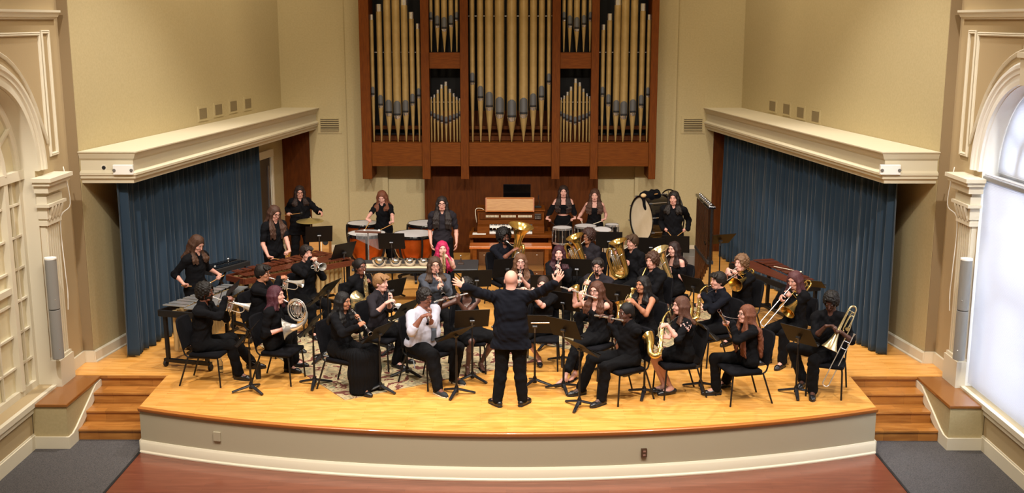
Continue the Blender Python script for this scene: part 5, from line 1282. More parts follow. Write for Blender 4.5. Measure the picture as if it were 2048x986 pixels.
def trombone(label,mt_='brass',bellr=.105,ext=.0,free=None,slide='silver'):
    def f(px=0,py=0,L=.75,near=True,zh=(0,0,1),xh=None):
        def g(c):
            if free: mt=free(c)
            else:
                d=(aim(c['mouth'],px,py,L,near)-c['mouth']); mt=frame(c['mouth'],d,zh)
            t=thing('trombone',label,'trombone',mtx=mt)
            build('mouthpiece',MB().lathe([(.009,0),(.016,0),(.015,.01),(.007,.035),(.006,.08)],14,ax=(0,1,0)),'silver',t)
            m=MB()
            for x in (0,-.085): m.tube([(x,.06,0),(x,.72+ext,0)],.007,10)
            m.tube([(0,.70+ext,0),(0,.745+ext,0),(-.02,.775+ext,0),(-.065,.775+ext,0),(-.085,.745+ext,0),(-.085,.70+ext,0)],.0085,10,smooth=4)
            m.tube([(0,.14,0),(-.085,.14,0)],.006,8); m.tube([(0,.24+ext,0),(-.085,.24+ext,0)],.006,8)
            build('slide',m,slide,t)
            m=MB().tube([(-.085,.14,0),(-.085,-.02,.0),(-.10,-.10,.0),(-.115,-.24,0),(-.125,-.29,0),(-.16,-.315,0),(-.20,-.29,0),(-.21,-.24,0)],[.008,.008,.009,.010,.011,.012,.013,.013],12,smooth=4,cap=False)
            fp,fr=flare((-.21,-.24,0),(0,1,0),.56,.013,bellr,14,4.2); m.tube(fp,fr,28,cap=False); m.lathe([(bellr,0),(bellr+.003,.002),(bellr,.004)],28,(-.21,.318,0),(0,1,0))
            m.tube([(-.115,-.24,0),(-.20,-.24,0)],.005,8); m.tube([(-.095,.05,0),(-.21,.05,0)],.006,8)
            build('bell_section',m,mt_,t)
            m=MB()
            m.tube([(-.10,-.05,.02),(-.10,-.20,.03),(-.125,-.235,.03),(-.15,-.20,.03),(-.15,.0,.03),(-.13,.03,.02)],.007,8,smooth=4); m.tube([(-.12,-.03,-.02),(-.12,-.16,-.03),(-.14,-.19,-.03),(-.165,-.16,-.03),(-.165,-.02,-.02)],.0065,8,smooth=4)
            m.lathe([(0,-.02),(.024,-.02),(.024,.02),(0,.02)],16,(-.115,-.01,0),(0,0,1)); build('valve_tubing',m,mt_,t)
            return {-1:gp(mt,(-.05,.12,0),(1,0,0),dh=(.2,.6,.7),nh=(.6,.3,0),curl=(50,60,40)),1:gp(mt,(-.02,.24+ext,.0),(0,0,1),dh=(-.6,.7,0),nh=(-.3,-.7,0),curl=(40,55,35))}
        return g
    return f
def euph(label,mt_='brass',S=1.0,tuba=False,tilt=18,side=0,roll=0,bellr=None,az=None,spin=60):
    def g(c):
        # z axis = bell axis, tilted away from the player
        fw=Vector((c['fwd'].x,c['fwd'].y,0)).normalized() if az is None else Vector((math.sin(R(az)),-math.cos(R(az)),0)); rt=fw.cross(Vector((0,0,1))); z=(Vector((0,0,1))*math.cos(R(tilt))+fw*math.sin(R(tilt))+rt*math.sin(R(roll))).normalized()
        y=(fw-z*fw.dot(z)).normalized(); x=y.cross(z); o=c['mouth']
        mt=Matrix(((x.x,y.x,z.x,o.x),(x.y,y.y,z.y,o.y),(x.z,y.z,z.z,o.z),(0,0,0,1)))
        t=thing('tuba' if tuba else 'euphonium',label,'tuba' if tuba else 'euphonium',mtx=mt)
        br=bellr or .145*S; X=-.02; Y=.21*S; SP=Matrix.Translation((0,Y,0))@Matrix.Rotation(R(spin),4,'Z')@Matrix.Translation((0,-Y,0)); 
        bx=X-.06*S; cx=X+.065*S    # bell on the player's left... other branch right
        zb=-.40*S; zt=.16*S+(.14 if tuba else 0)
        build('mouthpiece',MB().lathe([(.010,0),(.016,0),(.014,.012),(.007,.04),(.006,.07)],14,ax=(0,1,-.2)),'silver',t)
        m=MB().tube([(0,.05,-.01),(.0,.10*S,-.03),SP@Vector((bx-.02*S,Y+.05*S,-.05*S)),SP@Vector((bx+.05*S,Y+.06*S,-.08*S)),SP@Vector((cx-.02*S,Y+.05*S,-.16*S))],[.006,.006,.0065,.007,.007],8,smooth=5); build('leadpipe',m,'silver' if mt_!='silver' else mt_,t)
        # main bugle: bell flare going down, bottom bow, up the other branch, top bow
        pts=[(bx,Y,zt),(bx,Y,zt-.045*S),(bx,Y,zt-.10*S),(bx,Y,zt-.18*S),(bx,Y,zt-.30*S),(bx,Y,zb+.10*S),(bx+.012*S,Y,zb+.03*S),(bx+.05*S,Y,zb-.025*S),(cx,Y,zb-.03*S),(cx+.08*S,Y,zb+.02*S),(cx+.10*S,Y,zb+.10*S),(cx+.105*S,Y,-.14*S),(cx+.095*S,Y,-.0*S),(cx+.065*S,Y,.06*S),(cx+.02*S,Y,.065*S),(cx-.01*S,Y,.02*S),(cx-.02*S,Y,-.10*S)]
        rs=[br,br*.70,br*.48,.054*S,.045*S,.041*S,.040*S,.038*S,.036*S,.033*S,.030*S,.024*S,.021*S,.019*S,.017*S,.015*S,.013*S]
        m=MB().tube(pts,rs,26,smooth=5,cap=False); m.lathe([(br-.002,-.003),(br+.004,0),(br-.002,.003)],32,(bx,Y,zt)); build('bell',m.xf(SP),mt_,t)
        for i in range(4 if not tuba else 3):
            xx=cx-.05*S+.032*S*i; m=MB().lathe([(0,-.13*S),(.012*S,-.13*S),(.015*S,-.12*S),(.015*S,.07*S),(.011*S,.08*S),(.004,.085*S),(.004,.11*S),(.012,.112*S),(0,.116*S)],14,(xx,Y-.03*S+.0*i,-.13*S),(0,.25,1)); build('valve',m.xf(SP),'silver',t)
        m=MB()
        for i in range(4):
            xx=cx-.06*S+.034*S*i; zz=-.16*S-.02*S*i; m.tube([(xx,Y-.055*S,zz),(xx,Y-.06*S,zz-.11*S),(xx+.012*S,Y-.06*S,zz-.135*S),(xx+.026*S,Y-.06*S,zz-.11*S),(xx+.026*S,Y-.055*S,zz)],.0075*S,8,smooth=4)
            m.tube([(xx,Y+.055*S,zz+.08*S),(xx,Y+.06*S,zz-.09*S),(xx+.012*S,Y+.06*S,zz-.115*S),(xx+.026*S,Y+.06*S,zz-.09*S),(xx+.026*S,Y+.055*S,zz+.06*S)],.0075*S,8,smooth=4)
        m.tube([(bx+.02*S,Y-.05*S,-.28*S),(bx+.03*S,Y-.055*S,-.36*S),(cx-.02*S,Y-.055*S,-.37*S),(cx+.02*S,Y-.05*S,-.30*S),(cx+.02*S,Y-.04*S,-.16*S)],.009*S,8,smooth=5)
        build('valve_tubing',m.xf(SP),mt_,t)
        return {1:gp(mt@SP,(cx-.02*S,Y-.03*S,.01*S-.04),(1,0,0),dh=(-.3,.8,.5),nh=(0,.3,-1),curl=(45,50,30)),-1:gp(mt@SP,(bx-.01*S,Y-.05,-.20*S-.06),(0,0,1),dh=(.6,.8,0),nh=(1,.2,0),curl=(30,35,20))}
    return g
def clarinet(label,L=.62,oboe=False):
    def f(px,py,LL=None,near=True,gl=.24,gr=.40):
        def g(c):
            d=aim(c['mouth'],px,py,LL or L,near)-c['mouth']; mt=frame(c['mouth'],d,c['fwd']+Vector((0,0,.5)))
            t=thing('oboe' if oboe else 'clarinet',label,'oboe' if oboe else 'clarinet',mtx=mt)
            r=.010 if oboe else .0145; bm=mat('grenadilla wood','#17141a',.25,coat=.3)
            if oboe: m=MB().lathe([(.003,-.01),(.003,.06),(r*.6,.07),(r*.8,.10),(r,.30),(r*1.15,L-.10),(.018,L-.03),(.021,L),(.017,L),(.008,L-.06)],16,ax=(0,1,0))
            else: m=MB().lathe([(.004,-.01),(.010,.05),(r,.08),(r*1.12,.085),(r*1.12,.11),(r*.95,.115),(r*.95,.31),(r*1.15,.315),(r*1.15,.335),(r,.34),(r*1.05,L-.12),(.019,L-.08),(.028,L-.02),(.033,L),(.029,L),(.012,L-.08)],18,ax=(0,1,0))
            build('body',m,bm,t)
            m=MB()
            for y in (.085,.115,.315,.335,L-.115,L-.002): m.lathe([(r*1.16 if y<L-.05 else .034,-.003),(r*1.22 if y<L-.05 else .0355,0),(r*1.16 if y<L-.05 else .034,.003)],16,(0,y,0),(0,1,0))
            if oboe: m=MB()
            for i in range(13):
                y=.14+(L-.27)*i/12; a_=.5*math.sin(i*2.1); m.lathe([(0,0),(.0075,.0),(.0075,.003),(0,.004)],10,(r*math.sin(a_),y,r*math.cos(a_)),(math.sin(a_),0,math.cos(a_)))
            for x in (-.008,.008): m.tube([(x,.13,r+.002),(x,L-.14,r+.002)],.0022,6)
            m.tube([(.012,.36,.008),(.018,.44,.01)],.003,6); m.tube([(-.012,.36,.008),(-.018,.46,.006)],.003,6); build('keywork',m,'silver',t)
            return {-1:gp(mt,(0,gl,.0),(0,1,0),nh=(1,.0,-.6),dh=(.3,.2,1),curl=(40,45,30)),1:gp(mt,(0,gr,.0),(0,1,0),nh=(-1,0,-.6),dh=(-.3,.2,1),curl=(40,45,30))}
        return g
    return f
def flute(label,L=.67):
    def f(px,py,near=True,LL=None):
        def g(c):
            o=c['mouth']+c['hfwd']*.012-c['hup']*.004
            d=aim(o,px,py,LL or L-.08,near)-o; x=d.normalized(); z=(Vector((0,0,1))-x*x.z).normalized(); y=z.cross(x)
            mt=Matrix(((x.x,y.x,z.x,o.x),(x.y,y.y,z.y,o.y),(x.z,y.z,z.z,o.z),(0,0,0,1)))
            t=thing('flute',label,'flute',mtx=mt)
            m=MB().tube([(-.08,0,0),(L-.08,0,0)],.0098,14); build('body',m,'silver',t)
            m=MB()
            for p in (-.078,.14,.155,L-.20,L-.083): m.lathe([(.0098,-.005),(.0125,-.004),(.0125,.004),(.0098,.005)],14,(p,0,0),(1,0,0))
            m.ell((0,-.002,.010),(.014,.010,.004)); build('ring',m,'silver',t)
            m=MB()
            for i in range(15): m.lathe([(0,.0),(.0085,.0),(.0085,.004),(0,.005)],10,(.19+i*.0255,0,.010),(0,.2,1))
            m.tube([(.17,.010,.008),(L-.1,.010,.008)],.003,6); build('keywork',m,'silver',t)
            return {-1:gp(mt,(.20,0,0),(1,0,0),dh=(0,.2,1),nh=(0,-1,.2),curl=(35,50,30)),1:gp(mt,(.40,0,0),(1,0,0),dh=(0,.9,.6),nh=(0,.2,-1),curl=(30,40,25),pole=(.7,-.2,-.6))}
        return g
    return f
def sax(label,S=1.0,mt_='brass'):
    def f(px,py,tx,ty,Ln=None,near=True,nearb=True):
        """px,py: pixel of the top of the body; tx,ty pixel of the bottom bow"""
        def g(c):
            Tp=aim(c['mouth'],px,py,.19*S,near); Bt=aim(Tp,tx,ty,.56*S,nearb); o=Tp
            dn=(Bt-Tp).normalized(); fw=(Tp-c['mouth']); y=(fw-dn*fw.dot(dn)).normalized(); z=-dn; x=y.cross(z)
            mt=Matrix(((x.x,y.x,z.x,o.x),(x.y,y.y,z.y,o.y),(x.z,y.z,z.z,o.z),(0,0,0,1))); mi=mt.inverted(); mo=mi@c['mouth']
            t=thing('saxophone',label,'saxophone',mtx=mt); L=.50*S
            dv=Vector(mo); up=Vector((0,0,.07*S))
            m=MB().tube([(0,0,0),Vector((0,-.01,.04*S)),dv*.45+up*.9,dv*.8+up*.2],[.014*S,.013*S,.010*S,.007*S],12,smooth=5); build('neck',m,mt_,t)
            m=MB().tube([dv*.84+up*.18,dv*.62+up*.45],[.010,.010],12) if False else MB().tube([dv,dv*.7+up*.36],[.006,.0125],12); build('mouthpiece',m,'blackg',t)
            pts=[(0,0,.005),(0,.0,-L*.5),(0,0,-L),(0,.012*S,-L-.05*S),(0,.055*S,-L-.075*S),(0,.10*S,-L-.045*S),(0,.115*S,-L+.02*S),(0,.12*S,-L+.12*S),(0,.135*S,-L+.20*S),(0,.16*S,-L+.245*S)]
            m=MB().tube(pts,[.014*S,.021*S,.030*S,.033*S,.034*S,.035*S,.037*S,.044*S,.056*S,.075*S],22,smooth=5,cap=False); build('bell_body',m,mt_,t)
            m=MB()
            for i in range(20):
                zz=-.04*S-i*.0225*S; r=.016*S+.014*S*i/20; a_=R((10,75,-75,130,-125)[i%5]); ax_=(math.sin(a_),math.cos(a_),0); m.lathe([(0,.004),(.010*S+.006*S*i/20,.004),(.010*S+.006*S*i/20,.010),(0,.012)],10,(r*ax_[0],r*ax_[1],zz),ax_)
            for a_ in (R(75),R(-75)): m.tube([(.022*S*math.sin(a_),.022*S*math.cos(a_),-.06*S),(.042*S*math.sin(a_),.042*S*math.cos(a_),-L+.03*S)],.0035,6)
            for x_ in (-.022,.022): m.tube([(x_*S,.012,-.05*S),(x_*S*1.5,.016,-L+.02*S)],.003,6); m.tube([(x_*S,-.02,-.1*S),(x_*S*1.6,-.02,-L+.0*S)],.0026,6)
            for zz in (-L+.02*S,-L+.09*S): m.lathe([(0,0),(.024*S,0),(.024*S,.006),(0,.01)],12,(.045*S,.10*S,zz),(1,0,0)); m.tube([(.03*S,.02,zz+.03),(.07*S,.09*S,zz+.02),(.05*S,.11*S,zz)],.003,6)
            m.tube([(.02*S,.03*S,-.02),(.03*S,.05*S,-.12*S),(.025*S,.04*S,-.24*S)],.003,6); build('keywork',m,'palebrass',t)
            m=MB().tube([Vector((0,-.03,-.12*S)),dv*.5+Vector((0,-.09,-.06)),dv+Vector((0,-.085,-.10))],.004,6,smooth=4); build('neck_strap',m,'blackm',t)
            return {-1:gp(mt,(0,.0,-.12*S),(0,0,1),nh=(1,-.2,0),dh=(.3,1,0),curl=(35,40,30)),1:gp(mt,(0,.0,-.34*S),(0,0,1),nh=(-1,-.2,0),dh=(-.3,1,0),curl=(35,40,30))}
        return g
    return f
def bassoon(label):
    def g(c):
        J=aim(c['mouth'],1447,639,.30,True); T=aim(J,1436,619,.30,True); up=(T-J).normalized(); Bp=J-up*.78
        mt=frame(J,up,(c['mouth']-J)); t=thing('bassoon',label,'bassoon',mtx=mt); mi=mt.inverted(); mo=mi@c['mouth']
        wd=mat('bassoon maple','#2a0f12',.2,coat=.6)
        m=MB().lathe([(.014,-.45),(.014,.18),(.020,.19),(.020,.26),(.024,.29),(.024,.30),(.017,.30),(.013,.26)],18,(-.022,0,0),(0,1,0)); build('bass_joint',m,wd,t)
        m=MB().lathe([(.0115,-.45),(.0105,-.02),(.008,0)],16,(.020,0,0),(0,1,0)); build('wing_joint',m,wd,t)
        m=MB().prism([(.045*math.cos(a_),.026*math.sin(a_)) for a_ in [2*PI*i/20 for i in range(20)]],-.40,0); m.v=[(x,z-.40,y) for x,y,z in m.v]; build('boot_joint',m,wd,t)
        m=MB().tube([(.020,0,0),(.020,.05,.02),mo*.4+Vector((0,.045,0)),mo*.75+Vector((0,.02,0)),mo*.97],[.0035,.0035,.003,.0025,.0022],8,smooth=5); build('bocal',m,'silver',t)
        m=MB()
        for y in (.185,.30,-.40,-.05): m.lathe([(.0205,-.003),(.022,0),(.0205,.003)],16,(-.022,y,0),(0,1,0))
        for i in range(12): m.lathe([(0,0),(.009,0),(.009,.004),(0,.005)],10,(.02-.02*(i%2),-.08-i*.05,.022),(0,0,1))
        for x in (-.02,.01): m.tube([(x,.15,.018),(x,-.7,.026)],.0025,6)
        build('keywork',m,'silver',t)
        return {-1:gp(mt,(0,-.12,0),(0,1,0),nh=(1,0,-.3),dh=(.3,0,-1),curl=(40,50,30)),1:gp(mt,(0,-.50,0),(0,1,0),nh=(-1,0,-.3),dh=(-.3,0,-1),curl=(40,50,30))}
    return g
def stick(name,label,cat,a,b,r,m_,tip=None):
    d=(b-a); t=MB().tube([a,b],[r,r*.8],8)
    if tip: t.ell(b,(tip[0],)*3); 
    if tip and len(tip)>1:
        th_=thing(name,label,cat,a); x=MB().tube([Vector((0,0,0)),b-a],r,8); build('shaft',x,m_,th_); build('head',MB().ell(b-a,(tip[0],)*3),tip[1],th_); return th_
    return tag(build(name,t,m_),label,cat)
def sticks(L,Rr,names,mt_='oak',r=.007,tip=(.016,'trim'),kind='mallet'):
    """L,R: (hand world, tip world). returns hand grips"""
    def g(c):
        out={}
        for q,(hw,tw),lb in ((-1,L,names[0]),(1,Rr,names[1])):
            d=(tw-hw).normalized(); stick(kind,lb,kind,hw-d*.09,tw,r,mt_,tip)
            out[q]=dict(G=hw,A=d,dh=d+Vector((0,0,-.3))+c['right']*(-q)*1.2,nh=Vector((0,0,-1)),curl=(60,75,45))
        return out
    return g
# ================================================================ THE BAND
Z=lambda px,py,z: atz(px,py,z)
# ---- standing percussion
person('man with long brown hair in a black shirt playing the vibraphone',394,487,62,1.60,'m','skinl',('long','#4a2e1e',.20),('rolled',BLK),stand_=True,lean=12,pitch=28,
  hands=sticks((Z(438,556,1.0),Z(420,566,.93)),(Z(373,572,1.0),Z(405,574,.93)),('mallet in the left hand of the vibraphone player','mallet in the right hand of the vibraphone player')))
person('person with long brown hair and glasses in a black polo behind the marimba',549,426,48,1.64,'m','skinl',('long','#4d3226',.34),('short',BLK),stand_=True,lean=6,pitch=18,glasses=True,
  hands=sticks((aty(573,512,18.45),aty(583,521,18.25)),(aty(544,517,18.42),aty(577,521,18.25)),('mallet in the left hand of the marimba player','black headed mallet in the right hand of the marimba player'),tip=(.02,'blackm')))
cyp=aty(620.7,438.6,21.2)
person('woman with dark curly hair in a black blazer striking a suspended cymbal',599.5,384,15,1.57,'f','skinl',('longwavy','#2a1a16',.18),('jacket',BLK),('wide',TRO),stand_=True,lean=4,pitch=8,glasses=True,
  hands=lambda c:dict([(1,dict(G=aty(577,430,21.4),A=(1,-.15,.1),dh=Vector((.3,-1,0)),nh=Vector((0,0,-1)),curl=(60,75,45))),(-1,dict(W=aty(639,421,21.3),d=(.6,-.5,-.5),n=(-.2,-.2,-1),curl=(25,35,25)))]),
  extra=lambda k: stick('cymbal_mallet','black headed mallet raised over the suspended cymbal','mallet',aty(566,431,21.4),aty(603,426,21.15),.006,'oak',(.025,'blackm')))
t=thing('suspended_cymbal','bronze cymbal on a chrome stand near the brown recess panel','cymbal',(cyp.x,cyp.y,0))
z=cyp.z; build('cymbal',MB().lathe([(0,z+.035),(.03,z+.033),(.055,z+.018),(.10,z+.008),(.25,z-.022),(.262,z-.028),(.25,z-.026),(.10,z+.004)],48,ax=(0,-.04,1)),'bronze',t)
m=MB().tube([(0,0,z+.05),(0,0,.25)],.010,8)
for k in range(3): a_=2*PI/3*k+.4; m.tube([(0,0,.5),(.3*math.cos(a_),.3*math.sin(a_),.01)],.009,6)
m.lathe([(0,z+.035),(.014,z+.035),(.014,z+.05),(0,z+.052)],12); build('stand',m,'chrome',t)
person('woman with wavy strawberry blond hair in a black dress playing timpani',764,394,-12,1.49,'f','skinf',('longwavy','#7a4630',.18),('short',BLK),('wide',TRO),stand_=True,lean=6,yaw=6,pitch=24,
  hands=sticks((aty(781,450,20.95),aty(758,461,20.75)),(aty(738,446,20.95),aty(729,461,20.7)),('timpani mallet in the left hand of the timpanist','timpani mallet in the right hand of the timpanist'),tip=(.022,'paper')))
person('man with very long dark hair in a grey short sleeved shirt standing with arms down',884,407,3,1.64,'m','skinl',('long','#241815',.36),('short',CHAR),stand_=True,lean=0,pitch=2,glasses=True,
  hands=lambda c:{1:dict(W=aty(862,485,19.55),d=(.15,-.1,-1),n=(1,0,0),curl=(20,25,15)),-1:dict(W=aty(913,484,19.55),d=(0,-.1,-1),n=(-1,0,0),curl=(20,25,15))})
person('woman with long dark hair in an off-shoulder black top playing a field drum',1127,383,-2,1.50,'f','skinf',('long','#2f1c18',.34),('offshoulder',BLK,'crop'),stand_=True,lean=3,pitch=3,
  hands=sticks((aty(1143,441,21.75),aty(1127,456,21.2)),(aty(1100,442,21.75),aty(1118,457,21.2)),('dark drumstick in the left hand of the off-shoulder drummer','dark drumstick in the right hand of the off-shoulder drummer'),mt_='blackm',tip=None,kind='drumstick'))
person('woman with long brown hair in a black tank top playing the snare drum',1189.5,390,-6,1.48,'f','skinf',('long','#4a2e22',.30),('strapless',BLK),stand_=True,lean=5,pitch=6,
  hands=sticks((aty(1204,442,21.7),aty(1176,452,21.3)),(aty(1163,441,21.7),aty(1166,454,21.3)),('pale drumstick in the left hand of the snare drummer','pale drumstick in the right hand of the snare drummer'),mt_='trim',tip=None,kind='drumstick',r=.009))
person('man with long dark curly hair in a black shirt standing beside the bass drum',1347.5,396,-14,1.66,'m','skinl',('longwavy','#1e1512',.20),('long',BLK),stand_=True,lean=3,pitch=4,yaw=-6,
  hands=sticks((aty(1368,462,20.2),aty(1352,474,20.0)),(aty(1333,461,20.2),aty(1346,476,20.0)),('drumstick in the left hand of the bass drum man','drumstick in the right hand of the bass drum man'),kind='drumstick',tip=None))
# ---- conductor
person('bald conductor in a dark suit seen from behind with both arms spread',1022,560,178,1.64,'m','skinl',('bald',''),('jacket',NAVY),('trousers',TRO),stand_=True,lean=2,h=.0055,fat=1.25,pitch=4,hsc=1.08,
  legs={-1:{'A':(-.17,-.04,.085),'K':(-.12,.02,.50),'ft':(-.75,1,0)},1:{'A':(.15,0,.085),'K':(.11,.03,.5),'ft':(.55,1,0)}},
  hands=lambda c:{-1:dict(W=aty(927,573,13.35),d=(-.85,.1,.5),n=(.1,.9,-.4),curl=(18,15,10),spread=.45,thumb=1,pole=(.9,-.3,-.35)),1:dict(W=aty(1111,566,13.35),d=(.55,.1,.85),n=(-.2,.95,.1),curl=(12,12,8),spread=.5,thumb=1,pole=(.9,-.3,-.35))})
# ---- trumpets and horns, left
person('bearded man with glasses playing a silver trumpet at the far left of the front row',411,584,82,1.26,'m','skinb',('afro','#16110f',.03),('long',BLK),lean=6,glasses=True,beard='full',
  inst=trumpet('silver trumpet of the bearded man at far left')(505,617,.50),legs={1:{'AW':(478,745,.1)},-1:{'AW':(508,722,.1)}},shoe=('boot',SHOE),chair='black chair of the bearded trumpeter, farthest left')
person('man with dark hair and glasses playing a silver trumpet in the second row',526,546,74,1.22,'m','skinm',('messy','#17120f'),('long',BLK),lean=4,glasses=True,fat=1.15,
  inst=trumpet('silver trumpet of the man with glasses in the second row')(605,568,.50),chair='black chair of the second trumpeter with glasses')
person('young man with dark swept hair playing a trumpet before the marimba',613,506,38,1.27,'m','skinl',('messy','#1f1613'),('long',BLK),lean=4,
  inst=trumpet('trumpet pointing down, before the marimba')(643,534,.50),chair='black chair of the trumpeter before the marimba')
person('person with reddish purple hair and rolled sleeves playing a silver french horn',553,590,76,1.20,'m','skinf',('mid','#4e2430',.10),('rolled',BLK),lean=4,pitch=-4,
  inst=horn('silver french horn in the front row left')(594,620,.24),legs={1:{'AW':(578,730,.1)},-1:{'AW':(590,720,.1)}},chair='black chair of the french horn player with purple hair')
person('woman with pulled back dark hair and glasses playing a french horn',721,533,42,1.20,'f','skinb',('buncurl','#191312'),('long',BLK),lean=4,glasses=True,
  inst=horn('french horn with golden bell, before the marimba resonators','palebrass')(732,572,.26),chair='black chair of the horn player with glasses')
person('woman with bright pink and red hair playing a small brass horn by the table',884.5,497,12,1.20,'f','skinf',('long','#c02458',.30),('strapless',BLK),lean=4,
  inst=horn('brass horn held by the woman with pink hair','palebrass')(888,522,.26),chair='black chair of the pink haired horn player')
# ---- clarinets, oboe, flute left of centre
person('woman with long black hair in a long black dress playing clarinet',687,602,62,1.20,'f','skinm',('long','#120e10',.22),('long',BLK),('maxi',TRO),lean=4,pitch=4,fat=1.15,
  inst=clarinet('black clarinet of the woman in a long dress')(741,668,.62),chair='black chair under the woman in the long dress')
person('blond young man in a dark grey shirt with rolled sleeves playing clarinet',762,565,60,1.22,'m','skinf',('short','#9a7048'),('rolled',CHAR),lean=4,
  inst=clarinet('black clarinet of the blond young man')(790,618,.60),legs={1:{'AW':(792,722,.1)},-1:{'AW':(806,712,.1)}},chair='black chair of the blond clarinettist')
person('long haired man with glasses in a grey sweater playing clarinet',869.5,530,14,1.22,'m','skinl',('long','#4a3426',.17),('long',GREY),lean=4,glasses=True,
  inst=clarinet('black clarinet of the man in the grey sweater')(886,588,.60),chair='black chair of the man in the grey sweater')
def tie(k):
    m=MB(); nb,U,P=k['nb'],k['U'],k['Pv']; f=k['fat']
    y0=.105*f+.045
    pts=[nb+V(0,.088,-.055),nb+V(0,.125,-.12),k['chest']+V(.005,.18,0),P+U*.22+V(.01,.215,0),P+U*.08+V(.015,.225,.0)]
    vs=[]
    for p,w_ in zip(pts,(.016,.022,.03,.038,.045)):
        for dx,dy in ((-w_,-.004),(w_,-.004),(w_,.006),(-w_,.006)): vs.append(p+V(dx,dy+.012,0))
    m.add(vs,[(i*4+a,i*4+(a+1)%4,(i+1)*4+(a+1)%4,(i+1)*4+a) for i in range(4) for a in range(4)]+[(3,2,1,0),(16,17,18,19)]); build('tie',m,mat('grey tie','#3c4450',.7),k['root'],smooth=False)
    m=MB().tube([P+V(.19,.02,-.03),P+V(.21,.03,-.12),P+V(.20,.06,-.30)],.010,6,smooth=4,sx=.4); build('hanging_strap',m,mat('pale blue strap','#9fb4c8',.7),k['root'])
person('heavyset man in a white shirt, grey tie and glasses playing the oboe',850,595,48,1.20,'m','skinb',('afro','#18120f',.02),('rolled',WHITE),lean=4,pitch=6,glasses=True,fat=1.62,extra=tie,
  inst=clarinet('slim dark oboe of the man in the white shirt',.56,True)(855,648,.56,gl=.20,gr=.34),legs={1:{'KW':(880,690,.50),'AW':(876,775,.1),'ft':(.1,1,0)},-1:{'KW':(925,682,.5),'AW':(908,752,.1),'ft':(-.1,1,0)}},
  shoe=('sneaker',mat('dark canvas shoe','#1c2126',.8),mat('cream sole','#d8d0bc',.6)),chair='black chair under the man in the white shirt')
person('woman with dark curly hair and glasses in a black strappy dress playing flute',933,573,10,1.20,'f','skind',('curly','#17110f'),('tank',BLK),('skirt',TRO),lean=3,glasses=True,yaw=10,fat=1.1,
  inst=flute('silver flute held sideways by the woman left of the conductor')(868,604),legs={1:{'AW':(935,733,.1)},-1:{'AW':(960,725,.1)}},shoe=('sandal',SHOE),chair='black chair of the flutist left of the conductor')
# ---- centre
person('bearded man with a dark puffy cap of hair and glasses playing the tuba',1008,473,28,1.22,'m','skinb',('afro','#0f0c0d',.05),('half',NAVY),lean=3,glasses=True,beard='full',
  inst=euph('large brass tuba with wide bell in front of the organ bench','brass',1.32,True,tilt=14,az=52,bellr=.215),chair='black chair of the tuba player')
person('woman with long light brown hair and glasses playing clarinet, behind the conductor',1041,523,2,1.20,'f','skinf',('longwavy','#6a4630',.30),('short',BLK),lean=4,glasses=True,
  inst=clarinet('black clarinet seen just above the conductor')(1037.5,580,.60),chair='black chair of the clarinettist above the conductor')
person('woman with pulled back brown hair playing flute right beside the conductor',1086,569,-4,1.19,'f','skinf',('bun','#3a2820'),('short',BLK),('skirt',TRO),lean=4,yaw=-6,
  inst=flute('silver flute of the woman beside the conductor')(1030,578),legs={1:{'AW':(1047,730,.1)},-1:{'AW':(1080,715,.1)}},shoe=('flat',SHOE),chair='black chair of the flutist beside the conductor')
person('woman with dark red hair in a black top playing clarinet, right of centre',1118,506,-4,1.20,'f','skinf',('long','#3c1620',.20),('long',BLK),lean=4,fat=1.12,
  inst=clarinet('black clarinet of the woman with dark red hair')(1112,560,.60),chair='black chair of the red haired clarinettist')
person('woman with a brown afro and glasses playing a brass euphonium',1176,473,-38,1.22,'f','skinm',('afro','#3a221c'),('half',CHAR),lean=4,glasses=True,fat=1.25,
  inst=euph('golden euphonium of the woman with the afro','brass',1.05,tilt=22,az=-72),chair='black chair of the euphonium player with the afro')
person('young man with wavy brown hair playing a brass euphonium near the bass drum',1264,484,-48,1.22,'m','skinl',('messy','#4a3424'),('long',BLK),lean=4,
  inst=euph('golden euphonium of the wavy haired young man','brass',1.05,tilt=18,az=-75),chair='black chair of the wavy haired euphonium player')
person('woman with long dark hair in an off-shoulder top playing a silver euphonium',1347,498,-46,1.20,'f','skinf',('long','#2a1a18',.20),('offshort',BLK),('skirt',TRO),lean=4,
  inst=euph('pale silver euphonium of the woman in the off-shoulder top','palebrass',1.05,tilt=24,az=-72),chair='black chair of the silver euphonium player')
# ---- right side woodwinds
person('man with goatee and glasses playing an alto saxophone behind the flutist',1196,533,-30,1.21,'m','skinl',('short','#241a16'),('long',CHAR),lean=4,glasses=True,beard='goatee',yaw=14,
  inst=sax('brass alto saxophone of the man with the goatee',.92)(1177,556,1160,610),chair='black chair of the man with the goatee')
person('woman with long brown hair and glasses in a black strappy top playing flute',1193,580,-38,1.20,'f','skinf',('long','#5a3626',.26),('tank',BLK),('crop',TRO),lean=3,glasses=True,pitch=4,
  inst=flute('silver flute held out to the left by the long haired woman')(1122,574,False),legs={1:{'AW':(1125,757,.1)},-1:{'AW':(1150,745,.1)}},shoe=('sandal',SHOE),chair='black chair of the long haired flutist')
person('young man in a black long sleeved shirt playing flute in the front row',1252,625,-58,1.155,'m','skind',('buzz','#14100f'),('long',BLK),lean=4,pitch=6,
  inst=flute('silver flute of the young man in the front row')(1190,631,False),legs={1:{'KW':(1168,700,.52),'AW':(1162,775,.1)},-1:{'KW':(1200,712,.52),'AW':(1203,795,.1)}},shoe=('closed',SHOE),chair='black chair of the front row flutist')
person('person with curly brown hair playing an alto saxophone under the silver euphonium',1304,521,-40,1.21,'m','skinl',('curly','#4a3022'),('long',BLK),lean=4,pitch=4,
  inst=sax('brass alto saxophone of the curly haired player',.92)(1284,553,1270,612),chair='black chair of the curly haired saxophonist')
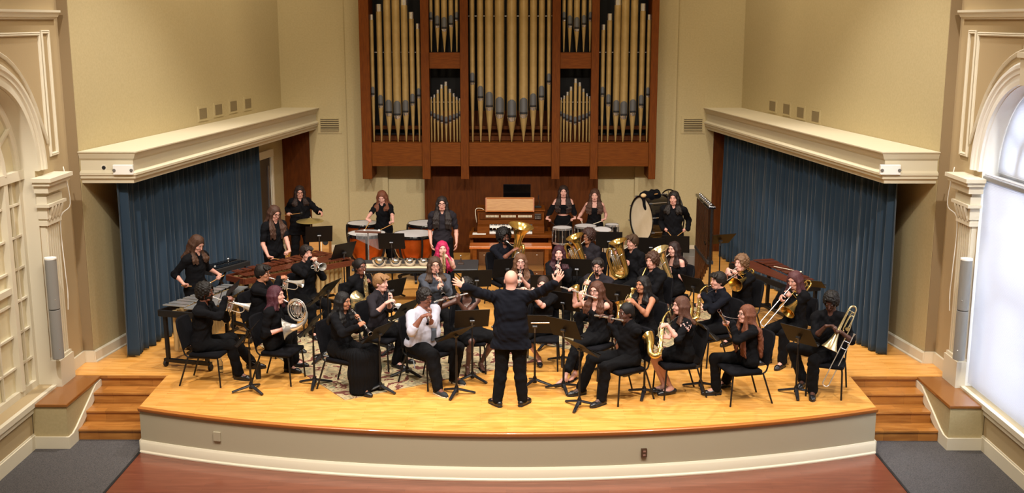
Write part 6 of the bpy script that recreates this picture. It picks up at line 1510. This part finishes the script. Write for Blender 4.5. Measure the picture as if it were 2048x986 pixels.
person('woman with dark shoulder length hair in a black tank top playing tenor saxophone',1285,569,-48,1.20,'f','skinm',('long','#141012',.17),('tank',BLK),('skirt',TRO),lean=4,fat=1.1,
  inst=sax('brass tenor saxophone of the woman in the black tank top',1.05)(1262,588,1246,655),chair='black chair of the woman in the tank top')
person('dark haired young man playing an alto saxophone in the second row right',1436,561,-70,1.21,'m','skinl',('messy','#1d1512'),('long',NAVY),lean=4,
  inst=sax('golden alto saxophone of the dark haired young man',.95)(1401,584,1395,636),chair='black chair of the dark haired saxophonist')
def lace(k):
    S,E,W=k['ARM'][-1]; m=MB(); rn=random.Random(3)
    for i in range(48):
        a_=rn.uniform(0,6.28); t_=rn.uniform(.0,.34); p=S+(E-S)*t_; r=.060; o=V(math.cos(a_),math.sin(a_),0); o=nrm(o-nrm(E-S)*float(o@nrm(E-S)))
        m.ell(p+o*r,(.009,.009,.011),8,6)
    build('lace_flowers',m,mat('pink lace','#c9a3a0',.7),k['sh'])
person('woman with shoulder length brown hair and lace sleeve playing tenor saxophone',1361,611,-78,1.20,'f','skinf',('long','#5c3a2c',.13),('half',BLK),('short',TRO),lean=4,extra=lace,
  inst=sax('golden tenor saxophone of the woman with the lace sleeve',1.08)(1326,640,1319,710),legs={1:{'KW':(1300,722,.5),'AW':(1328,770,.1)},-1:{'KW':(1310,733,.5),'AW':(1342,774,.1)}},shoe=('flat',SHOE),chair='black chair of the woman with the lace sleeve')
person('woman with very long auburn hair and glasses playing the bassoon',1492,628,-76,1.15,'f','skinf',('longwavy','#7a4630',.46),('long',BLK),lean=4,glasses=True,pitch=-4,
  inst=bassoon('dark bassoon held before the auburn haired woman'),legs={1:{'KW':(1432,695,.52),'AW':(1432,775,.1)},-1:{'KW':(1444,705,.52),'AW':(1452,760,.1)}},shoe=('boot',SHOE),chair='black chair of the bassoonist')
# ---- trombones
person('person with curly light brown hair in a black shirt playing trombone',1482,526,-52,1.20,'m','skinf',('curly','#7a5a40'),('half',BLK),lean=4,pitch=-2,
  inst=trombone('brass trombone of the curly haired player')(1425,566,.75,zh=(.3,-.6,.6)),chair='black chair of the curly haired trombonist')
person('person with purple brown hair playing a trombone aimed down to the left',1589,560,-50,1.20,'m','skinl',('mid','#5c3438',.08),('long',BLK),lean=4,pitch=14,
  inst=trombone('brass trombone pointing down left beside the right curtain')(1519,646,.78,zh=(.5,-.5,.5)),chair='black chair of the purple haired trombonist')
def rest_tb(c):
    # bell section upright in the lap, slide to the lower left
    top=aty(1697,622,14.0); end=aty(1597,745,13.75); y=(end-top).normalized(); o=top+y*.30
    zz=Vector((-.25,-.9,.3)); zz=(zz-y*zz.dot(y)).normalized(); x=y.cross(zz)
    if x.x>0: x=-x; zz=-zz
    return Matrix(((x.x,y.x,zz.x,o.x),(x.y,y.y,zz.y,o.y),(x.z,y.z,zz.z,o.z),(0,0,0,1)))
def tb_hold(c):
    def fr(c_):
        A_=aty(1702,612,14.05); Bc=aty(1658,700,13.95); y=(Bc-A_).normalized(); x=Vector((1,.1,.3)); x=(x-y*x.dot(y)).normalized(); z=x.cross(y)
        o=A_+y*.30-x*(-.205); return Matrix(((x.x,y.x,z.x,o.x),(x.y,y.y,z.y,o.y),(x.z,y.z,z.z,o.z),(0,0,0,1)))
    return fr(c)
person('young man in a black short sleeved shirt resting a trombone upright in his lap',1662,603,-22,1.24,'m','skind',('afro','#14100f',.026),('half',BLK),lean=4,pitch=26,yaw=-8,
  inst=trombone('brass trombone with tubing resting upright in the lap at far right','palebrass',.11,free=tb_hold)(),hands=lambda c:{1:dict(W=aty(1652,652,14.0),d=(.7,-.3,.15),n=(0,-.3,-1),curl=(35,40,30)),-1:dict(W=aty(1682,664,13.95),d=(-.8,-.2,.15),n=(0,-.2,1),curl=(45,50,35))},
  legs={1:{'KW':(1592,695,.5),'AW':(1606,758,.1)},-1:{'KW':(1640,708,.5),'AW':(1625,780,.1)}},shoe=('boot',SHOE),chair='black chair of the trombonist at far right')
# ================================================================ MUSIC STANDS
ST=[(497,667,.80,-90,'black music stand before the bearded trumpeter at far left',38),
(462,580,.95,-80,'black music stand over the right end of the vibraphone',48),
(625,648,.86,-100,'black music stand before the silver french horn player',35),
(640,590,.98,-100,'black music stand between the second row trumpeter and the horn player',38),
(655,578,1.02,-110,'black music stand with white pages before the marimba',40),
(758,664,.82,-118,'black music stand before the woman in the long dress',42),
(812,618,.95,-120,'black music stand between the blond clarinettist and the man in the white shirt',38),
(912,667,.84,-130,'black music stand before the man in the white shirt',55),
(944,637,.88,-170,'black music stand just left of the conductor',30),
(953,557,.98,-170,'black music stand behind the conductor’s left arm',25),
(782,577,.98,-140,'black music stand behind the blond clarinettist',25),
(687,502,1.05,-130,'black music stand leaning over the end of the marimba',25),
(783,482,1.0,180,'black music stand before the timpani',20),
(638,468,1.15,-165,'black music stand below the suspended cymbal',22),
(1070,648,.86,176,'black music stand just right of the conductor',28),
(1128,656,.86,142,'black music stand before the long haired flutist',28),
(1160,694,.80,122,'black music stand before the front row flutist',50),
(1013,535,.98,-152,'black music stand between the tuba and the clarinet above the conductor',15),
(1092,568,.98,180,'black music stand behind the flutist beside the conductor',20),
(1127,602,.92,150,'black music stand between the two flutists right of the conductor',25),
(1218,480,1.02,175,'wide black music stand below the toms',15),
(1235,585,.95,150,'black music stand right of the man with the goatee',28),
(1154,535,.98,170,'black music stand behind the woman with dark red hair',20),
(1226,618,.90,140,'black music stand behind the front row flutist',28),
(1302,492,1.05,170,'black music stand below the bass drum',18),
(1351,488,1.10,168,'black music stand before the bass drum man',18),
(1388,570,.95,125,'black music stand below the tubular bells',30),
(1291,668,.84,100,'black music stand before the woman with the lace sleeve',40),
(1405,657,.84,104,'black music stand with white pages before the bassoonist',42),
(1598,670,.82,130,'black music stand before the trombonist at far right',35),
(1616,566,.98,150,'black music stand at the foot of the right curtain',60),
(1441,478,1.15,200,'black music stand beyond the tubular bells',50)]
for s_ in ST:
    stand(*s_[:4],s_[4],s_[5],paper=2 if 'white pages' in s_[4] else None,rzb=(s_[0]*.37)%2)
# ---- small things
t=thing('water_bottle','clear plastic water bottle on the floor under the far left chair','bottle',atz(442,745,0)); cl=mat('clear plastic','#dfe8ee',.08,trans=.9)
build('bottle',MB().lathe([(0,.0),(.031,.0),(.033,.02),(.032,.10),(.030,.11),(.032,.12),(.031,.15),(.014,.195),(.013,.21)],20),cl,t); build('cap',MB().lathe([(.0145,.205),(.0145,.225),(0,.226)],14),'paper',t); build('bottle_label',MB().lathe([(.0335,.05),(.0335,.09)],20),mat('label grey','#8fa0b0',.5),t)
p=atz(517,757,0); t=thing('tumbler','black insulated tumbler beside the far left music stand','bottle',p); build('flask',MB().lathe([(0,0),(.036,0),(.038,.01),(.038,.20),(.034,.215),(0,.216)],20),'blackm',t); build('lid',MB().lathe([(.035,.216),(.035,.235),(.01,.245),(0,.245)],20),'blackg',t); build('carry_loop',MB().tube([(-.03,0,.235),(-.05,0,.26),(-.09,0,.255),(-.07,0,.225),(-.034,0,.215)],.005,6,smooth=4),'black',t)
p=atz(796,600,.45); 
t=thing('stool_flask','grey plastic flask with a lid standing between the clarinettists','bottle',atz(797,640,0)); build('flask',MB().lathe([(0,0),(.045,0),(.05,.02),(.055,.24),(.05,.25),(0,.25)],20),mat('smoke plastic','#8d9096',.3,alpha=.8),t); build('lid',MB().lathe([(.052,.25),(.052,.27),(.0,.285)],20),'paper',t)
# coat over the bass drum with beige mallet
H=SD(.010); c=aty(1297,392,21.32)
H.cone(c+Vector((-.10,0,.02)),c+Vector((.16,.1,.03)),.07,.09,.05).cone(c+Vector((-.08,-.06,0)),c+Vector((-.05,-.10,-.22)),.06,.05,.04).cone(c+Vector((-.02,-.06,0)),c+Vector((.0,-.12,-.30)),.06,.045,.04).cone(c+Vector((.14,.1,0)),c+Vector((.2,.12,-.30)),.08,.07,.04).cone(c+Vector((.04,-.05,.02)),c+Vector((.08,.0,-.12)),.07,.06,.04)
H.disp=lambda X,Y,Z:.008*np.sin(X*50+Z*20)+.006*np.sin(Z*45+X*30); tag(build('coat',H.mesh('coat'),BLK),'black coat thrown over the top of the bass drum','coat')
t=thing('bass_drum_mallet','large beige fluffy mallet head beside the coat on the bass drum','mallet',aty(1287,391,21.2)); build('head',MB().ell((0,0,0),(.055,.04,.04)),mat('fleece','#cdb083',.95,bump=1,bscale=80),t); build('shaft',MB().tube([(.04,0,0),(.28,.08,.02)],.009,8),'oak',t)
f_=aty(1088,646,14.0); m=MB().tube([f_-Vector((.17,0,0)),f_+Vector((.07,.02,-.003))],.0095,10); 
tag(build('piccolo',m,'silver'),'short silver piccolo lying across the lap beside the conductor','piccolo')
